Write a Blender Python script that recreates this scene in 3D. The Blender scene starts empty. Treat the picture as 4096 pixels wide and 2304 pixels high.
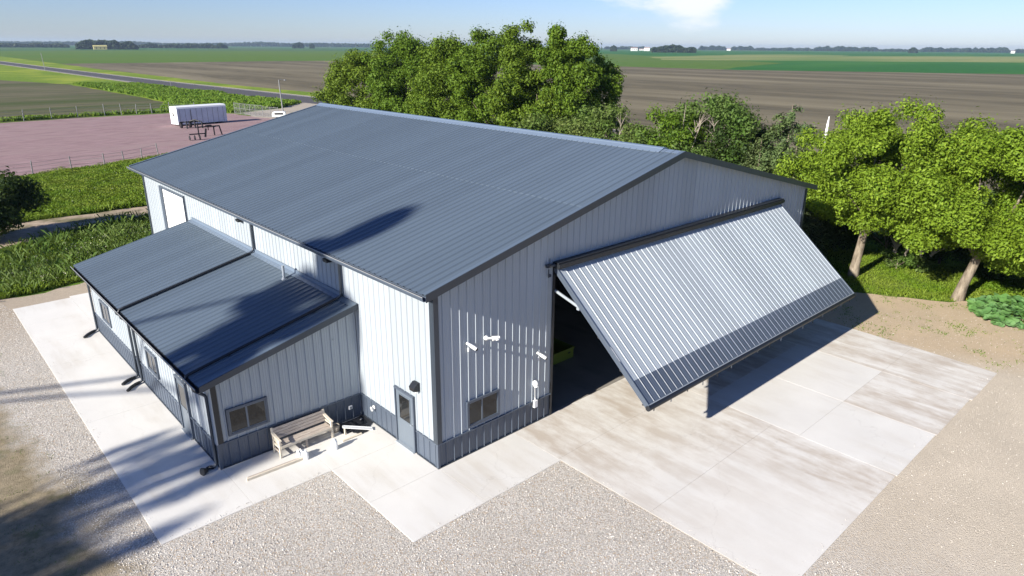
import bpy, bmesh, math, random
import numpy as np
from mathutils import Matrix, Vector
R = math.radians
random.seed(4); RNG = np.random.default_rng(11)
scene = bpy.context.scene
C = scene.collection

# ------------------------------------------------------------------ camera
cam_d = bpy.data.cameras.new('camera'); cam = bpy.data.objects.new('camera', cam_d); C.objects.link(cam)
CX, CY, CZ = -11.004, -15.254, 12.839
rt = Vector((0.73498539, -0.67804364, 0.00730063)); up = Vector((0.2218504, 0.25062743, 0.94232069)); fw = rt.cross(up) * -1
m3 = Matrix((rt, up, -fw)).transposed()
if m3.determinant() < 0: m3 = Matrix((rt, up, rt.cross(up))).transposed()
cam.matrix_world = Matrix.Translation((CX, CY, CZ)) @ m3.to_4x4()
cam_d.sensor_width = 36.0; cam_d.lens = 2724.6 / 4096 * 36; cam_d.clip_start = 0.1; cam_d.clip_end = 30000
scene.camera = cam

# ------------------------------------------------------------------ sun, sky, exposure
SUN = Vector((-1.0, -0.06, 0.475)).normalized()
ld = bpy.data.lights.new('sun', 'SUN'); ld.energy = 5.0; ld.angle = R(0.8); ld.color = (1.0, 0.945, 0.85)
sun = bpy.data.objects.new('sun', ld); C.objects.link(sun)
sun.rotation_euler = SUN.to_track_quat('Z', 'Y').to_euler()
w = bpy.data.worlds.new('World'); scene.world = w; w.use_nodes = True
nt = w.node_tree; nt.nodes.clear()
def N(t, kind, **kw):
    n = t.nodes.new(kind)
    for k, v in kw.items():
        if k in n.inputs: n.inputs[k].default_value = v
        else: setattr(n, k, v)
    return n
sky = N(nt, 'ShaderNodeTexSky', sky_type='NISHITA', sun_disc=False)
sky.sun_elevation = math.asin(SUN.z); sky.sun_rotation = math.atan2(SUN.x, SUN.y)
sky.air_density = 1.0; sky.dust_density = 0.15; sky.ozone_density = 2.2
bg = N(nt, 'ShaderNodeBackground'); out = N(nt, 'ShaderNodeOutputWorld')
bg.inputs['Strength'].default_value = 0.058
# clouds: fair weather cumulus, thickened with noise over the sky direction
tc = N(nt, 'ShaderNodeTexCoord')
mp = N(nt, 'ShaderNodeMapping'); mp.inputs['Scale'].default_value = (5.0, 5.0, 15.0); mp.inputs['Location'].default_value = (0.3, 0.1, 0.2)
nt.links.new(tc.outputs['Generated'], mp.inputs['Vector'])
no = N(nt, 'ShaderNodeTexNoise', Scale=1.6, Detail=9.0, Roughness=0.56)
nt.links.new(mp.outputs['Vector'], no.inputs['Vector'])
cr = N(nt, 'ShaderNodeMapRange'); cr.inputs['From Min'].default_value = 0.54; cr.inputs['From Max'].default_value = 0.72
nt.links.new(no.outputs['Fac'], cr.inputs['Value'])
def cloud_bank(az, el, spread, amount):
    v = Vector((math.sin(R(az)) * math.cos(R(el)), math.cos(R(az)) * math.cos(R(el)), math.sin(R(el))))
    d = N(nt, 'ShaderNodeVectorMath', operation='DISTANCE'); d.inputs[1].default_value = v
    nt.links.new(tc.outputs['Generated'], d.inputs[0])
    r = N(nt, 'ShaderNodeMapRange'); r.inputs['From Min'].default_value = spread; r.inputs['From Max'].default_value = 0.0
    r.inputs['To Min'].default_value = 0.0; r.inputs['To Max'].default_value = amount
    nt.links.new(d.outputs['Value'], r.inputs['Value']); return r.outputs['Result']
b1 = cloud_bank(57.0, 3.6, 0.075, 0.62); b2 = cloud_bank(51.0, 4.2, 0.10, 0.42)
ad = N(nt, 'ShaderNodeMath', operation='ADD'); nt.links.new(b1, ad.inputs[0]); nt.links.new(b2, ad.inputs[1])
ad2 = N(nt, 'ShaderNodeMath', operation='ADD'); nt.links.new(no.outputs['Fac'], ad2.inputs[0]); nt.links.new(ad.outputs[0], ad2.inputs[1])
cr2 = N(nt, 'ShaderNodeMapRange'); cr2.inputs['From Min'].default_value = 0.74; cr2.inputs['From Max'].default_value = 1.02; cr2.interpolation_type = 'SMOOTHSTEP'
nt.links.new(ad2.outputs[0], cr2.inputs['Value'])
cm = N(nt, 'ShaderNodeMix', data_type='RGBA'); cm.inputs[7].default_value = (8.4, 8.7, 9.1, 1)
tint = N(nt, 'ShaderNodeMix', data_type='RGBA', blend_type='MULTIPLY'); tint.inputs[0].default_value = 1.0; tint.inputs[7].default_value = (.66, .78, 1.20, 1)
nt.links.new(sky.outputs['Color'], tint.inputs[6])
nt.links.new(cr2.outputs['Result'], cm.inputs[0]); nt.links.new(tint.outputs[2], cm.inputs[6])
nt.links.new(cm.outputs[2], bg.inputs['Color']); nt.links.new(bg.outputs[0], out.inputs['Surface'])
scene.view_settings.view_transform = 'Standard'; scene.view_settings.look = 'None'
scene.view_settings.exposure = 1.05; scene.view_settings.gamma = 1.0; scene.view_settings.use_curve_mapping = False
scene.render.engine = 'CYCLES'
scene.cycles.max_bounces = 6; scene.cycles.transparent_max_bounces = 8; scene.cycles.volume_bounces = 0

# ------------------------------------------------------------------ tags and mesh helpers
def tag(o, label=None, cat=None, group=None, kind=None):
    if label: o['label'] = label
    if cat: o['category'] = cat
    if group: o['group'] = group
    if kind: o['kind'] = kind
    return o
def empty(name, loc=(0, 0, 0), parent=None):
    o = bpy.data.objects.new(name, None); C.objects.link(o); o.location = loc; o.empty_display_size = 0.3
    if parent: o.parent = parent
    return o
def link(name, me, mat=None, parent=None, mtx=None):
    o = bpy.data.objects.new(name, me); C.objects.link(o)
    if mat is not None and not me.materials: me.materials.append(mat)
    if parent: o.parent = parent
    if mtx is not None: o.matrix_local = mtx
    return o
def quick(name, verts, faces_n, idx):
    """mesh from numpy arrays; faces_n = corners per face (constant)"""
    me = bpy.data.meshes.new(name)
    nv = len(verts); nf = len(idx) // faces_n
    me.vertices.add(nv); me.vertices.foreach_set('co', np.asarray(verts, dtype=np.float32).ravel())
    me.loops.add(len(idx)); me.loops.foreach_set('vertex_index', np.asarray(idx, dtype=np.int32))
    me.polygons.add(nf); me.polygons.foreach_set('loop_start', np.arange(0, nf * faces_n, faces_n, dtype=np.int32))
    me.update(calc_edges=True); me.validate()
    return me
class MB:
    def __init__(s): s.v = []; s.f = []
    def add(s, vs, fs):
        b = len(s.v); s.v += [tuple(v) for v in vs]; s.f += [tuple(b + i for i in f) for f in fs]; return s
    def box(s, x0, x1, y0, y1, z0, z1):
        v = [(x0, y0, z0), (x1, y0, z0), (x1, y1, z0), (x0, y1, z0), (x0, y0, z1), (x1, y0, z1), (x1, y1, z1), (x0, y1, z1)]
        return s.add(v, [(0, 3, 2, 1), (4, 5, 6, 7), (0, 1, 5, 4), (1, 2, 6, 5), (2, 3, 7, 6), (3, 0, 4, 7)])
    def bar(s, a, b, w_, h_, upv=(0, 0, 1)):
        a = Vector(a); b = Vector(b); d = (b - a).normalized(); u = Vector(upv)
        if abs(d.dot(u)) > .99: u = Vector((0, 1, 0))
        sd = d.cross(u).normalized(); u2 = sd.cross(d).normalized()
        v = [p + sd * (w_ / 2 * i) + u2 * (h_ / 2 * j) for p in (a, b) for i, j in ((-1, -1), (1, -1), (1, 1), (-1, 1))]
        return s.add(v, [(0, 1, 2, 3), (7, 6, 5, 4), (0, 4, 5, 1), (1, 5, 6, 2), (2, 6, 7, 3), (3, 7, 4, 0)])
    def tube(s, pts, rad, n=8, cap=True):
        pts = [Vector(p) for p in pts]; rad = rad if isinstance(rad, (list, tuple)) else [rad] * len(pts)
        b = len(s.v); prev = None
        for i, p in enumerate(pts):
            d = (pts[min(i + 1, len(pts) - 1)] - pts[max(i - 1, 0)]).normalized()
            if prev is None:
                u = Vector((0, 0, 1)) if abs(d.z) < .9 else Vector((1, 0, 0))
                sd = d.cross(u).normalized()
            else: sd = (prev - d * prev.dot(d)).normalized()
            prev = sd; u2 = d.cross(sd)
            for k in range(n):
                a = 2 * math.pi * k / n; s.v.append(tuple(p + (sd * math.cos(a) + u2 * math.sin(a)) * rad[i]))
        for i in range(len(pts) - 1):
            for k in range(n):
                k2 = (k + 1) % n; s.f.append((b + i * n + k, b + i * n + k2, b + (i + 1) * n + k2, b + (i + 1) * n + k))
        if cap:
            s.f.append(tuple(b + k for k in reversed(range(n)))); s.f.append(tuple(b + (len(pts) - 1) * n + k for k in range(n)))
        return s
    def prism(s, poly, axis, a, b):
        """2D polygon extruded along axis x/y/z between a and b"""
        def P(q, t): return {'x': (t, q[0], q[1]), 'y': (q[0], t, q[1]), 'z': (q[0], q[1], t)}[axis]
        n = len(poly); v = [P(q, a) for q in poly] + [P(q, b) for q in poly]
        return s.add(v, [tuple(range(n)), tuple(range(2 * n - 1, n - 1, -1))] + [(i, i + n, (i + 1) % n + n, (i + 1) % n) for i in range(n)])
    def lathe(s, prof, c, n=14, axis='z'):
        b = len(s.v)
        for r, h in prof:
            for k in range(n):
                a = 2 * math.pi * k / n; q = (r * math.cos(a), r * math.sin(a), h)
                if axis == 'y': q = (q[0], q[2], q[1])
                if axis == 'x': q = (q[2], q[0], q[1])
                s.v.append((c[0] + q[0], c[1] + q[1], c[2] + q[2]))
        for i in range(len(prof) - 1):
            for k in range(n):
                k2 = (k + 1) % n; s.f.append((b + i * n + k, b + i * n + k2, b + (i + 1) * n + k2, b + (i + 1) * n + k))
        s.f.append(tuple(b + k for k in reversed(range(n)))); s.f.append(tuple(b + (len(prof) - 1) * n + k for k in range(n)))
        return s
    def build(s, name, mat, parent=None, smooth=False, bevel=0, mtx=None):
        me = bpy.data.meshes.new(name); me.from_pydata(s.v, [], s.f)
        bm = bmesh.new(); bm.from_mesh(me); bmesh.ops.recalc_face_normals(bm, faces=bm.faces)
        if bevel: bmesh.ops.bevel(bm, geom=list(bm.edges), offset=bevel, segments=1, affect='EDGES', clamp_overlap=True)
        bm.to_mesh(me); bm.free()
        if smooth:
            me.polygons.foreach_set('use_smooth', [True] * len(me.polygons))
            me.set_sharp_from_angle(angle=R(40))
        return link(name, me, mat, parent, mtx)

# ------------------------------------------------------------------ materials
class G:
    def __init__(s, name):
        s.m = bpy.data.materials.new(name); s.m.use_nodes = True; s.t = s.m.node_tree
        s.p = s.t.nodes['Principled BSDF']; s.geo = s.t.nodes.new('ShaderNodeNewGeometry')
    def n(s, kind, **kw): return N(s.t, kind, **kw)
    def l(s, a, b): s.t.links.new(a, b)
    def pos(s, scale=(1, 1, 1), rot=0.0):
        if scale == (1, 1, 1) and not rot: return s.geo.outputs['Position']
        m = s.n('ShaderNodeMapping'); m.inputs['Scale'].default_value = scale; m.inputs['Rotation'].default_value = (0, 0, rot)
        s.l(s.geo.outputs['Position'], m.inputs['Vector']); return m.outputs['Vector']
    def noise(s, sc, scale=(1, 1, 1), detail=4.0, rough=.55, rot=0.0):
        q = s.n('ShaderNodeTexNoise', Scale=sc, Detail=detail, Roughness=rough); s.l(s.pos(scale, rot), q.inputs['Vector']); return q.outputs['Fac']
    def voro(s, sc, feat='F1', scale=(1, 1, 1)):
        q = s.n('ShaderNodeTexVoronoi', Scale=sc, feature=feat); s.l(s.pos(scale), q.inputs['Vector']); return q
    def rng(s, v, a, b, c=0.0, d=1.0):
        q = s.n('ShaderNodeMapRange'); q.inputs['From Min'].default_value = a; q.inputs['From Max'].default_value = b
        q.inputs['To Min'].default_value = c; q.inputs['To Max'].default_value = d; s.l(v, q.inputs['Value']); return q.outputs['Result']
    def mix(s, f, a, b, mode='MIX'):
        q = s.n('ShaderNodeMix', data_type='RGBA', blend_type=mode)
        for k, v in ((0, f), (6, a), (7, b)):
            if isinstance(v, (int, float)): q.inputs[k].default_value = v
            elif isinstance(v, tuple): q.inputs[k].default_value = (*v, 1)
            else: s.l(v, q.inputs[k])
        return q.outputs[2]
    def math(s, op, a, b=0.0):
        q = s.n('ShaderNodeMath', operation=op)
        for k, v in ((0, a), (1, b)):
            if isinstance(v, (int, float)): q.inputs[k].default_value = v
            else: s.l(v, q.inputs[k])
        return q.outputs[0]
    def xyz(s):
        q = s.n('ShaderNodeSeparateXYZ'); s.l(s.geo.outputs['Position'], q.inputs[0]); return q.outputs
    def col(s, c):
        if isinstance(c, tuple): s.p.inputs['Base Color'].default_value = (*c, 1)
        else: s.l(c, s.p.inputs['Base Color'])
        return s
    def bump(s, h, strength=.4, dist=.02):
        q = s.n('ShaderNodeBump'); q.inputs['Strength'].default_value = strength; q.inputs['Distance'].default_value = dist
        s.l(h, q.inputs['Height']); s.l(q.outputs[0], s.p.inputs['Normal']); return s
    def rough(s, r):
        if isinstance(r, (int, float)): s.p.inputs['Roughness'].default_value = r
        else: s.l(r, s.p.inputs['Roughness'])
        return s
    def spec(s, v): s.p.inputs['Specular IOR Level'].default_value = v; return s
def paint(name, c, rough=.4, var=.08, spec=.5, dirt=None):
    g = G(name); n1 = g.noise(.9, detail=5); n2 = g.noise(14.0, scale=(1, 1, .15), detail=3)
    a = tuple(x * (1 - var) for x in c); b = tuple(min(1, x * (1 + var)) for x in c)
    cc = g.mix(n1, a, b)
    oi = g.n('ShaderNodeObjectInfo'); cc = g.mix(1.0, cc, g.mix(oi.outputs['Random'], (.93, .93, .93), (1.06, 1.06, 1.06)), 'MULTIPLY')
    cc = g.mix(g.rng(g.noise(2.0, scale=(1, 1, .3), detail=8, rough=.7), .56, .80, 0, .16), cc, tuple(x * .62 + .02 for x in c))
    if dirt: cc = g.mix(g.rng(g.noise(3.0, detail=6), .55, .8, 0, .35), cc, dirt)
    g.col(cc).rough(g.rng(n2, .3, .7, rough - .06, rough + .08)).spec(spec); return g.m
M = {}
M['white'] = paint('white_metal', (.325, .36, .39), .42, .02)
M['gable'] = M['white']
M['slate'] = paint('slate_metal', (.072, .09, .12), .38, .06)
M['trim'] = paint('trim_metal', (.036, .046, .06), .36, .06)
M['roof'] = paint('roof_metal', (.090, .118, .150), .36, .05, .6)
M['cap'] = paint('ridge_metal', (.135, .175, .23), .36, .05, .6)
M['lap'] = paint('lap_edge_highlight', (.15, .19, .24), .35, .3)
M['black'] = paint('black_metal', (.012, .014, .018), .45, .1)
M['gutterlip'] = paint('sunlit_lip', (.33, .33, .32), .4, .2)
M['doorpaint'] = paint('door_paint', (.115, .14, .17), .35, .04)
M['plastic'] = paint('white_plastic', (.8, .8, .78), .35, .03)
M['steel'] = paint('bright_steel', (.26, .29, .32), .3, .1)
M['dark_lens'] = paint('dark_lens', (.02, .02, .022), .15, .1)
M['rubber'] = paint('black_corrugated', (.012, .013, .015), .3, .2)
M['interior'] = paint('interior_liner', (.035, .036, .04), .8, .1)
M['yellow'] = paint('yellow_green_paint', (.13, .17, .01), .5, .12, dirt=(.1, .1, .03))
g = G('window_glass'); g.col((.012, .013, .014)).rough(.04); g.p.inputs['IOR'].default_value = 1.5; M['glass'] = g.m
def concrete(name, c1, c2, stain, s_fn=None, amount=.5):
    g = G(name)
    base = g.mix(g.rng(g.noise(.45, detail=6), .3, .7), c1, c2)
    fine = g.noise(30.0, detail=3); base = g.mix(g.rng(fine, .3, .75, 0, .12), base, tuple(x * .6 for x in c1))
    streak = g.noise(1.0, scale=(1.5, .22, 1), detail=7, rough=.62)
    blot = g.noise(.35, detail=4)
    m = g.math('MULTIPLY', g.rng(streak, .46, .66), g.rng(blot, .42, .6))
    if s_fn: m = s_fn(g, streak, blot, m)
    base = g.mix(g.math('MULTIPLY', m, amount), base, stain)
    dn = g.n('ShaderNodeVectorMath', operation='ADD'); wn = g.n('ShaderNodeTexNoise', Scale=1.1, Detail=4.0); g.l(g.geo.outputs['Position'], wn.inputs['Vector']); g.l(g.geo.outputs['Position'], dn.inputs[0]); g.l(wn.outputs['Color'], dn.inputs[1])
    ck = g.n('ShaderNodeTexVoronoi', Scale=.22, feature='DISTANCE_TO_EDGE'); g.l(dn.outputs[0], ck.inputs['Vector']); base = g.mix(g.rng(ck.outputs['Distance'], .0, .003, .16, 0), base, (.20, .17, .14))
    spots = g.voro(.9); base = g.mix(g.rng(spots.outputs['Distance'], .0, .045, .35, 0), base, (.12, .11, .10))
    g.col(base).rough(.78).bump(g.math('ADD', g.noise(60.0, detail=2), g.math('MULTIPLY', streak, .6)), .12, .006); return g.m
WH1, WH2 = (.665, .645, .60), (.60, .58, .54)
M['conc'] = concrete('pale_concrete', WH1, WH2, (.42, .36, .28), amount=.35)
def pad_stain(g, streak, blot, m):
    x, y, z = g.xyz()
    near = g.math('MULTIPLY', g.rng(y, -8.5, -2.0, .15, 1.0), 1.0)                     # driven-in dirt towards the doorway
    band = g.math('MULTIPLY', g.rng(x, 6.0, 9.2), 1.0)
    k = g.math('MAXIMUM', near, band)
    s2 = g.rng(g.math('ADD', g.math('ADD', streak, g.math('MULTIPLY', blot, .5)), g.math('MULTIPLY', g.noise(2.2, scale=(1, .6, 1), detail=9, rough=.7), .55)), .90, 1.18)
    # curved tyre sweeps leading out of the doorway
    cx_ = g.math('ADD', g.math('ABSOLUTE', g.math('SUBTRACT', x, 26.0), 0), g.math('MULTIPLY', g.noise(.5, detail=2), .8)); yy_ = g.math('ADD', y, 1.0)
    rr = g.math('SQRT', g.math('ADD', g.math('MULTIPLY', cx_, cx_), g.math('MULTIPLY', g.math('MULTIPLY', yy_, yy_), .35)), 0)
    wv = g.math('SINE', g.math('MULTIPLY', rr, 7.0), 0); ty = g.math('MULTIPLY', g.rng(wv, .25, .95), g.rng(g.noise(.9, scale=(1, .35, 1), detail=8, rough=.7), .46, .64))
    ty = g.math('MULTIPLY', ty, g.math('MULTIPLY', g.rng(x, 6.5, 8.5), g.rng(blot, .36, .52)))
    return g.math('MAXIMUM', g.math('MULTIPLY', g.math('MULTIPLY', k, s2), .8), g.math('MULTIPLY', ty, .85))
M['pad_dirty'] = concrete('stained_concrete', (.665, .64, .59), (.60, .575, .53), (.36, .29, .22), pad_stain, .85)
M['joint'] = paint('joint_dirt', (.30, .27, .225), .8, .2)
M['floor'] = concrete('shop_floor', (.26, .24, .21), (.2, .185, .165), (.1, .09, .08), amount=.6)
def stone_ground():
    g = G('gravel')
    x, y, z = g.xyz()
    v = g.voro(32.0); v2 = g.voro(50.0)
    ccol = g.n('ShaderNodeSeparateColor'); g.l(v.outputs['Color'], ccol.inputs[0])
    grey = g.mix(ccol.outputs[0], (.385, .36, .32), (.735, .69, .62))
    grey = g.mix(g.rng(ccol.outputs[1], .80, .96), grey, (.50, .37, .24))
    grey = g.mix(g.rng(v.outputs['Distance'], .45, .8, 0, .45), grey, (.17, .15, .145))
    tanv = g.mix(g.rng(g.noise(14.0, detail=9, rough=.8), .3, .7), (.54, .46, .35), (.74, .65, .52))
    tanv = g.mix(g.rng(v2.outputs['Distance'], .1, .6, .0, .30), tanv, (.26, .21, .15))
    edge = g.math('ADD', x, g.math('MULTIPLY', g.noise(.35, detail=5), 6.0))
    c = g.mix(g.rng(edge, 5.5, 12.0), grey, tanv)
    tanv = g.mix(g.rng(g.noise(.9, scale=(1, .10, 1), detail=5, rot=.35), .50, .68, 0, .30), tanv, (.36, .30, .22))
    nsand = g.math('ADD', g.math('MULTIPLY', x, 1.0), g.math('MULTIPLY', y, .45))
    sand = g.mix(g.noise(6.0, detail=8, rough=.7), (.43, .325, .21), (.56, .44, .30))
    c = g.mix(g.rng(g.math('ADD', nsand, g.math('MULTIPLY', g.noise(.5), 2.0)), 17.6, 20.2), c, sand)
    # worn earth and thin grass left of the strip
    wl = g.math('SUBTRACT', g.math('MULTIPLY', g.noise(.5, detail=6), 4.2), g.math('ADD', x, g.math('MULTIPLY', y, .09)))
    earth = g.mix(g.rng(g.noise(3.0, detail=9, rough=.75), .3, .7), (.12, .095, .05), (.36, .29, .18))
    earth = g.mix(g.rng(g.noise(1.3, detail=7, rough=.65), .55, .66, 0, .8), earth, (.12, .12, .045))
    c = g.mix(g.rng(wl, 10.2, 11.2), c, earth)
    # tan dirt at the far end of the strip
    far = g.mix(g.noise(5.0, detail=8, rough=.7), (.30, .245, .18), (.48, .40, .31))
    c = g.mix(g.rng(g.math('ADD', y, g.math('MULTIPLY', g.noise(.6, detail=4), 6.0)), 21.0, 27.5), c, far)
    c = g.mix(g.rng(g.noise(.3, detail=8, rough=.7), .35, .7, .30, 0), c, (.27, .235, .185))
    g.col(c).rough(.9).spec(.2)
    h = g.math('SUBTRACT', g.math('MULTIPLY', g.noise(26.0, detail=8, rough=.75), .8), g.math('MULTIPLY', v.outputs['Distance'], .5))
    g.bump(h, .8, .03); return g.m
M['gravel'] = stone_ground()
def mott(name, c1, c2, sc, c3=None, sc3=.3, bump=.5, bd=.05, stretch=(1, 1, 1), rot=0.0, rough=.9, lo=.3, hi=.7):
    g = G(name); n = g.noise(sc, scale=stretch, detail=8, rough=.65, rot=rot)
    c = g.mix(g.rng(n, lo, hi), c1, c2)
    if c3: c = g.mix(g.rng(g.noise(sc3, scale=stretch, detail=5, rot=rot), .45, .65), c, c3)
    g.col(c).rough(rough).spec(.15); g.bump(n, bump, bd); return g.m
M['turf'] = mott('turf', (.05, .095, .010), (.12, .20, .020), 3.0, (.15, .19, .04), .12, .8, .12)
M['verge'] = mott('verge_grass', (.065, .125, .010), (.19, .27, .02), .9, (.25, .29, .03), .05, .8, .3)
M['pink'] = mott('pink_gravel', (.16, .10, .098), (.37, .255, .255), 1.3, (.28, .20, .19), .22, .9, .12, stretch=(.25, 1.6, 1), rot=.25)
M['track'] = mott('bare_track', (.26, .20, .14), (.46, .37, .28), 2.0, (.13, .12, .06), .35, .6, .05)
M['soil'] = mott('tilled_soil', (.066, .056, .034), (.165, .138, .082), .5, (.20, .17, .105), .035, 1.0, .25, stretch=(1, .12, 1), rot=-.5)
M['soil2'] = mott('stubble_soil', (.055, .055, .025), (.17, .15, .085), .35, (.06, .075, .02), .04, .8, .2, stretch=(.16, 1.1, 1), rot=-.35)
M['crop'] = mott('soybean_green', (.055, .11, .010), (.10, .17, .016), .25, (.09, .14, .016), .01, .6, .3, stretch=(.25, 1, 1), rot=.1)
M['crop2'] = mott('corn_green', (.014, .085, .010), (.030, .135, .016), .3, (.05, .15, .02), .008, .6, .4, stretch=(.3, 1, 1), rot=.2)
M['crop3'] = mott('pale_crop', (.18, .20, .06), (.25, .26, .09), .2, (.10, .17, .035), .008, .5, .3, stretch=(.3, 1, 1), rot=.2)
M['ground'] = mott('far_fields', (.02, .09, .02), (.05, .14, .03), .01, (.09, .11, .04), .003, .3, .4)
M['asphalt'] = mott('road_asphalt', (.065, .063, .065), (.10, .096, .098), 6.0, (.085, .08, .082), .1, .3, .01)
M['gravelshoulder'] = mott('road_shoulder', (.30, .26, .2), (.42, .37, .3), 3.0)
def foliage(name, ca, cb, cc, trans=.35, sc=.5):
    g = G(name)
    r = g.geo.outputs['Random Per Island']
    c = g.mix(r, ca, cb); c = g.mix(g.rng(g.noise(sc, detail=3), .4, .62, 0, .85), c, cc)
    oi = g.n('ShaderNodeObjectInfo'); c = g.mix(1.0, c, g.mix(oi.outputs['Random'], (.80, .92, .85), (1.08, 1.02, 1.1)), 'MULTIPLY')
    g.col(c).rough(.62).spec(.22)
    tr = g.n('ShaderNodeBsdfTranslucent'); g.l(g.mix(.5, c, (.16, .22, .02)), tr.inputs['Color'])
    mx = g.n('ShaderNodeMixShader'); mx.inputs[0].default_value = trans
    o = g.t.nodes['Material Output']; g.l(g.p.outputs[0], mx.inputs[1]); g.l(tr.outputs[0], mx.inputs[2]); g.l(mx.outputs[0], o.inputs['Surface']); return g.m
M['leaf_grove'] = foliage('grove_leaves', (.058, .115, .010), (.175, .24, .020), (.115, .175, .014), .30)
M['leaf_maple'] = foliage('bright_maple_leaves', (.105, .18, .012), (.28, .365, .030), (.18, .255, .018), .34)
M['leaf_olive'] = foliage('olive_leaves', (.085, .13, .025), (.165, .21, .055), (.07, .13, .018), .28)
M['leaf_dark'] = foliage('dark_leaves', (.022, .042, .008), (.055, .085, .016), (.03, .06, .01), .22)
M['needle'] = foliage('spruce_needles', (.075, .11, .03), (.16, .195, .065), (.09, .13, .05), .12)
M['grassblade'] = foliage('grass_blades', (.075, .145, .008), (.18, .28, .016), (.20, .26, .03), .35, .35)
M['weed'] = foliage('weed_leaves', (.07, .135, .014), (.15, .24, .035), (.20, .26, .08), .3, .25)
M['bigleaf'] = foliage('broad_leaves', (.07, .16, .05), (.20, .31, .13), (.13, .25, .06), .25, .9)
M['far_leaf'] = foliage('far_woods', (.014, .026, .012), (.030, .048, .020), (.02, .035, .016), .1, .02)
def bark(name, a, b):
    g = G(name); n = g.noise(5.0, scale=(1, 1, .25), detail=8, rough=.7); g.col(g.mix(g.rng(n, .35, .65), a, b)).rough(.9).spec(.2).bump(n, .9, .04); return g.m
M['bark'] = bark('grey_bark', (.09, .07, .05), (.28, .235, .18))
M['deadwood'] = bark('dead_wood', (.24, .20, .16), (.42, .37, .31))
def wood(name, a, b, rot=0):
    g = G(name); n = g.noise(4.0, scale=(1.2, 14, 14), detail=7, rough=.6); g.col(g.mix(g.rng(n, .35, .65), a, b)).rough(.75).spec(.25).bump(n, .4, .004); return g.m
M['wood'] = wood('weathered_wood', (.30, .25, .21), (.50, .44, .38)); M['wood2'] = wood('pale_weathered_wood', (.50, .44, .34), (.68, .61, .50))
M['galv'] = paint('galvanised_post', (.20, .20, .20), .5, .15)
M['trailer'] = paint('trailer_skin', (.58, .62, .66), .5, .22, dirt=(.30, .34, .40))
M['iron'] = paint('dark_iron', (.015, .015, .017), .6, .2)
M['tarp'] = paint('black_sheet', (.02, .021, .024), .3, .2)
M['farwall'] = paint('far_white_wall', (.7, .7, .68), .7, .1)
M['farroof'] = paint('far_roof', (.25, .18, .16), .7, .1)
M['straw'] = paint('yellow_siding', (.42, .37, .14), .8, .15)
M['stone'] = (lambda g: (g.col(g.mix(g.geo.outputs['Random Per Island'], (.27, .25, .225), (.78, .735, .67))).rough(.85).spec(.2), g.m)[1])(G('loose_stone'))

# ------------------------------------------------------------------ ground sheets
def sheet(name, pts, z, mat, jit=0.0, seg=3.0, parent=None, kind='structure', seed=0):
    rr = random.Random(seed + len(pts)); P = []
    for i, p in enumerate(pts):
        q = pts[(i + 1) % len(pts)]; L = math.dist(p, q); n = max(1, int(L / seg)) if jit else 1
        for k in range(n):
            t = k / n; x = p[0] + (q[0] - p[0]) * t; y = p[1] + (q[1] - p[1]) * t
            if jit and k: x += rr.uniform(-jit, jit); y += rr.uniform(-jit, jit)
            P.append((x, y, z))
    me = bpy.data.meshes.new(name); bm = bmesh.new(); f = bm.faces.new([bm.verts.new(p) for p in P])
    if f.calc_center_median() and True:
        f.normal_update()
        if f.normal.z < 0: f.normal_flip()
    bmesh.ops.triangulate(bm, faces=[f]); bm.to_mesh(me); bm.free()
    o = link(name, me, mat, parent)
    if kind and not parent: o['kind'] = kind
    return o
gr = []
n = 96
sheet('ground', [(9000 * math.cos(2 * math.pi * k / n), 9000 * math.sin(2 * math.pi * k / n)) for k in range(n)], -.06, M['ground'])
sheet('field', [(40, -900), (90, 1500), (164, 1345), (363, 1440), (545, 1390), (781, 1354), (2400, 1900), (5500, 1200), (5500, -900)], -.045, M['crop2'], 4, 40)
sheet('field', [(-900, -200), (-900, 1345), (163, 1345), (363, 1440), (545, 1390), (781, 1354), (1100, 900), (620, 300), (300, 200), (-50, 100)], -.035, M['crop'], 2, 30)
sheet('field', [(744, 362), (640, 450), (815, 595), (1319, 734), (1511, 748), (1500, 600), (1321, 539), (1837, 373), (1900, -100), (1200, -100), (933, 182)], -.029, M['crop3'], 8, 60)
sheet('field', [(88, 525), (154, 528), (232, 544), (309, 538), (386, 299), (391, 214), (433, 151), (474, 85), (520, -300), (60, -300), (40, 40), (84.4, 150), (81, 220), (82.5, 295), (83.2, 408)], -.025, M['soil'], .8, 12)
sheet('turf', [(-60, 20), (-60, 132), (5.6, 132), (34.8, 142), (46, 130), (62, 134), (80, 90), (60, -60), (22, -60), (24, 20)], -.02, M['turf'], .4, 4)
sheet('field', [(-300, 131), (-300, 400), (18, 400), (27, 298), (40, 253), (41, 181), (40.6, 160), (34.8, 144.5), (17.4, 131), (5.6, 131)], -.015, M['soil2'], .8, 8)
sheet('verge', [(18, 400), (27, 298), (40, 253), (41, 181), (40.6, 160), (35, 144.5), (33, 131), (43, 128), (55, 128), (63, 136), (72, 140), (84.4, 160), (81, 220), (82.5, 295), (83.2, 408), (88, 525), (98, 900), (40, 900)], -.008, M['verge'], .5, 7)
sheet('road_shoulder', [(57, 128), (62.3, 158), (58.9, 222), (57.5, 382), (56, 528), (40, 1000), (56, 1000), (69.4, 611), (69.9, 437), (72.5, 258), (75.7, 183), (77.5, 140), (80, 55), (68, 55), (68, 120)], -.002, M['gravelshoulder'], .15, 10)
sheet('road', [(66.6, 120), (63.5, 158), (60.1, 222), (58.7, 382), (57.3, 528), (42, 1000), (54, 1000), (68.1, 611), (68.7, 437), (71.2, 258), (74.3, 183), (76, 140), (78.5, 55), (70, 55)], .006, M['asphalt'])
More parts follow.
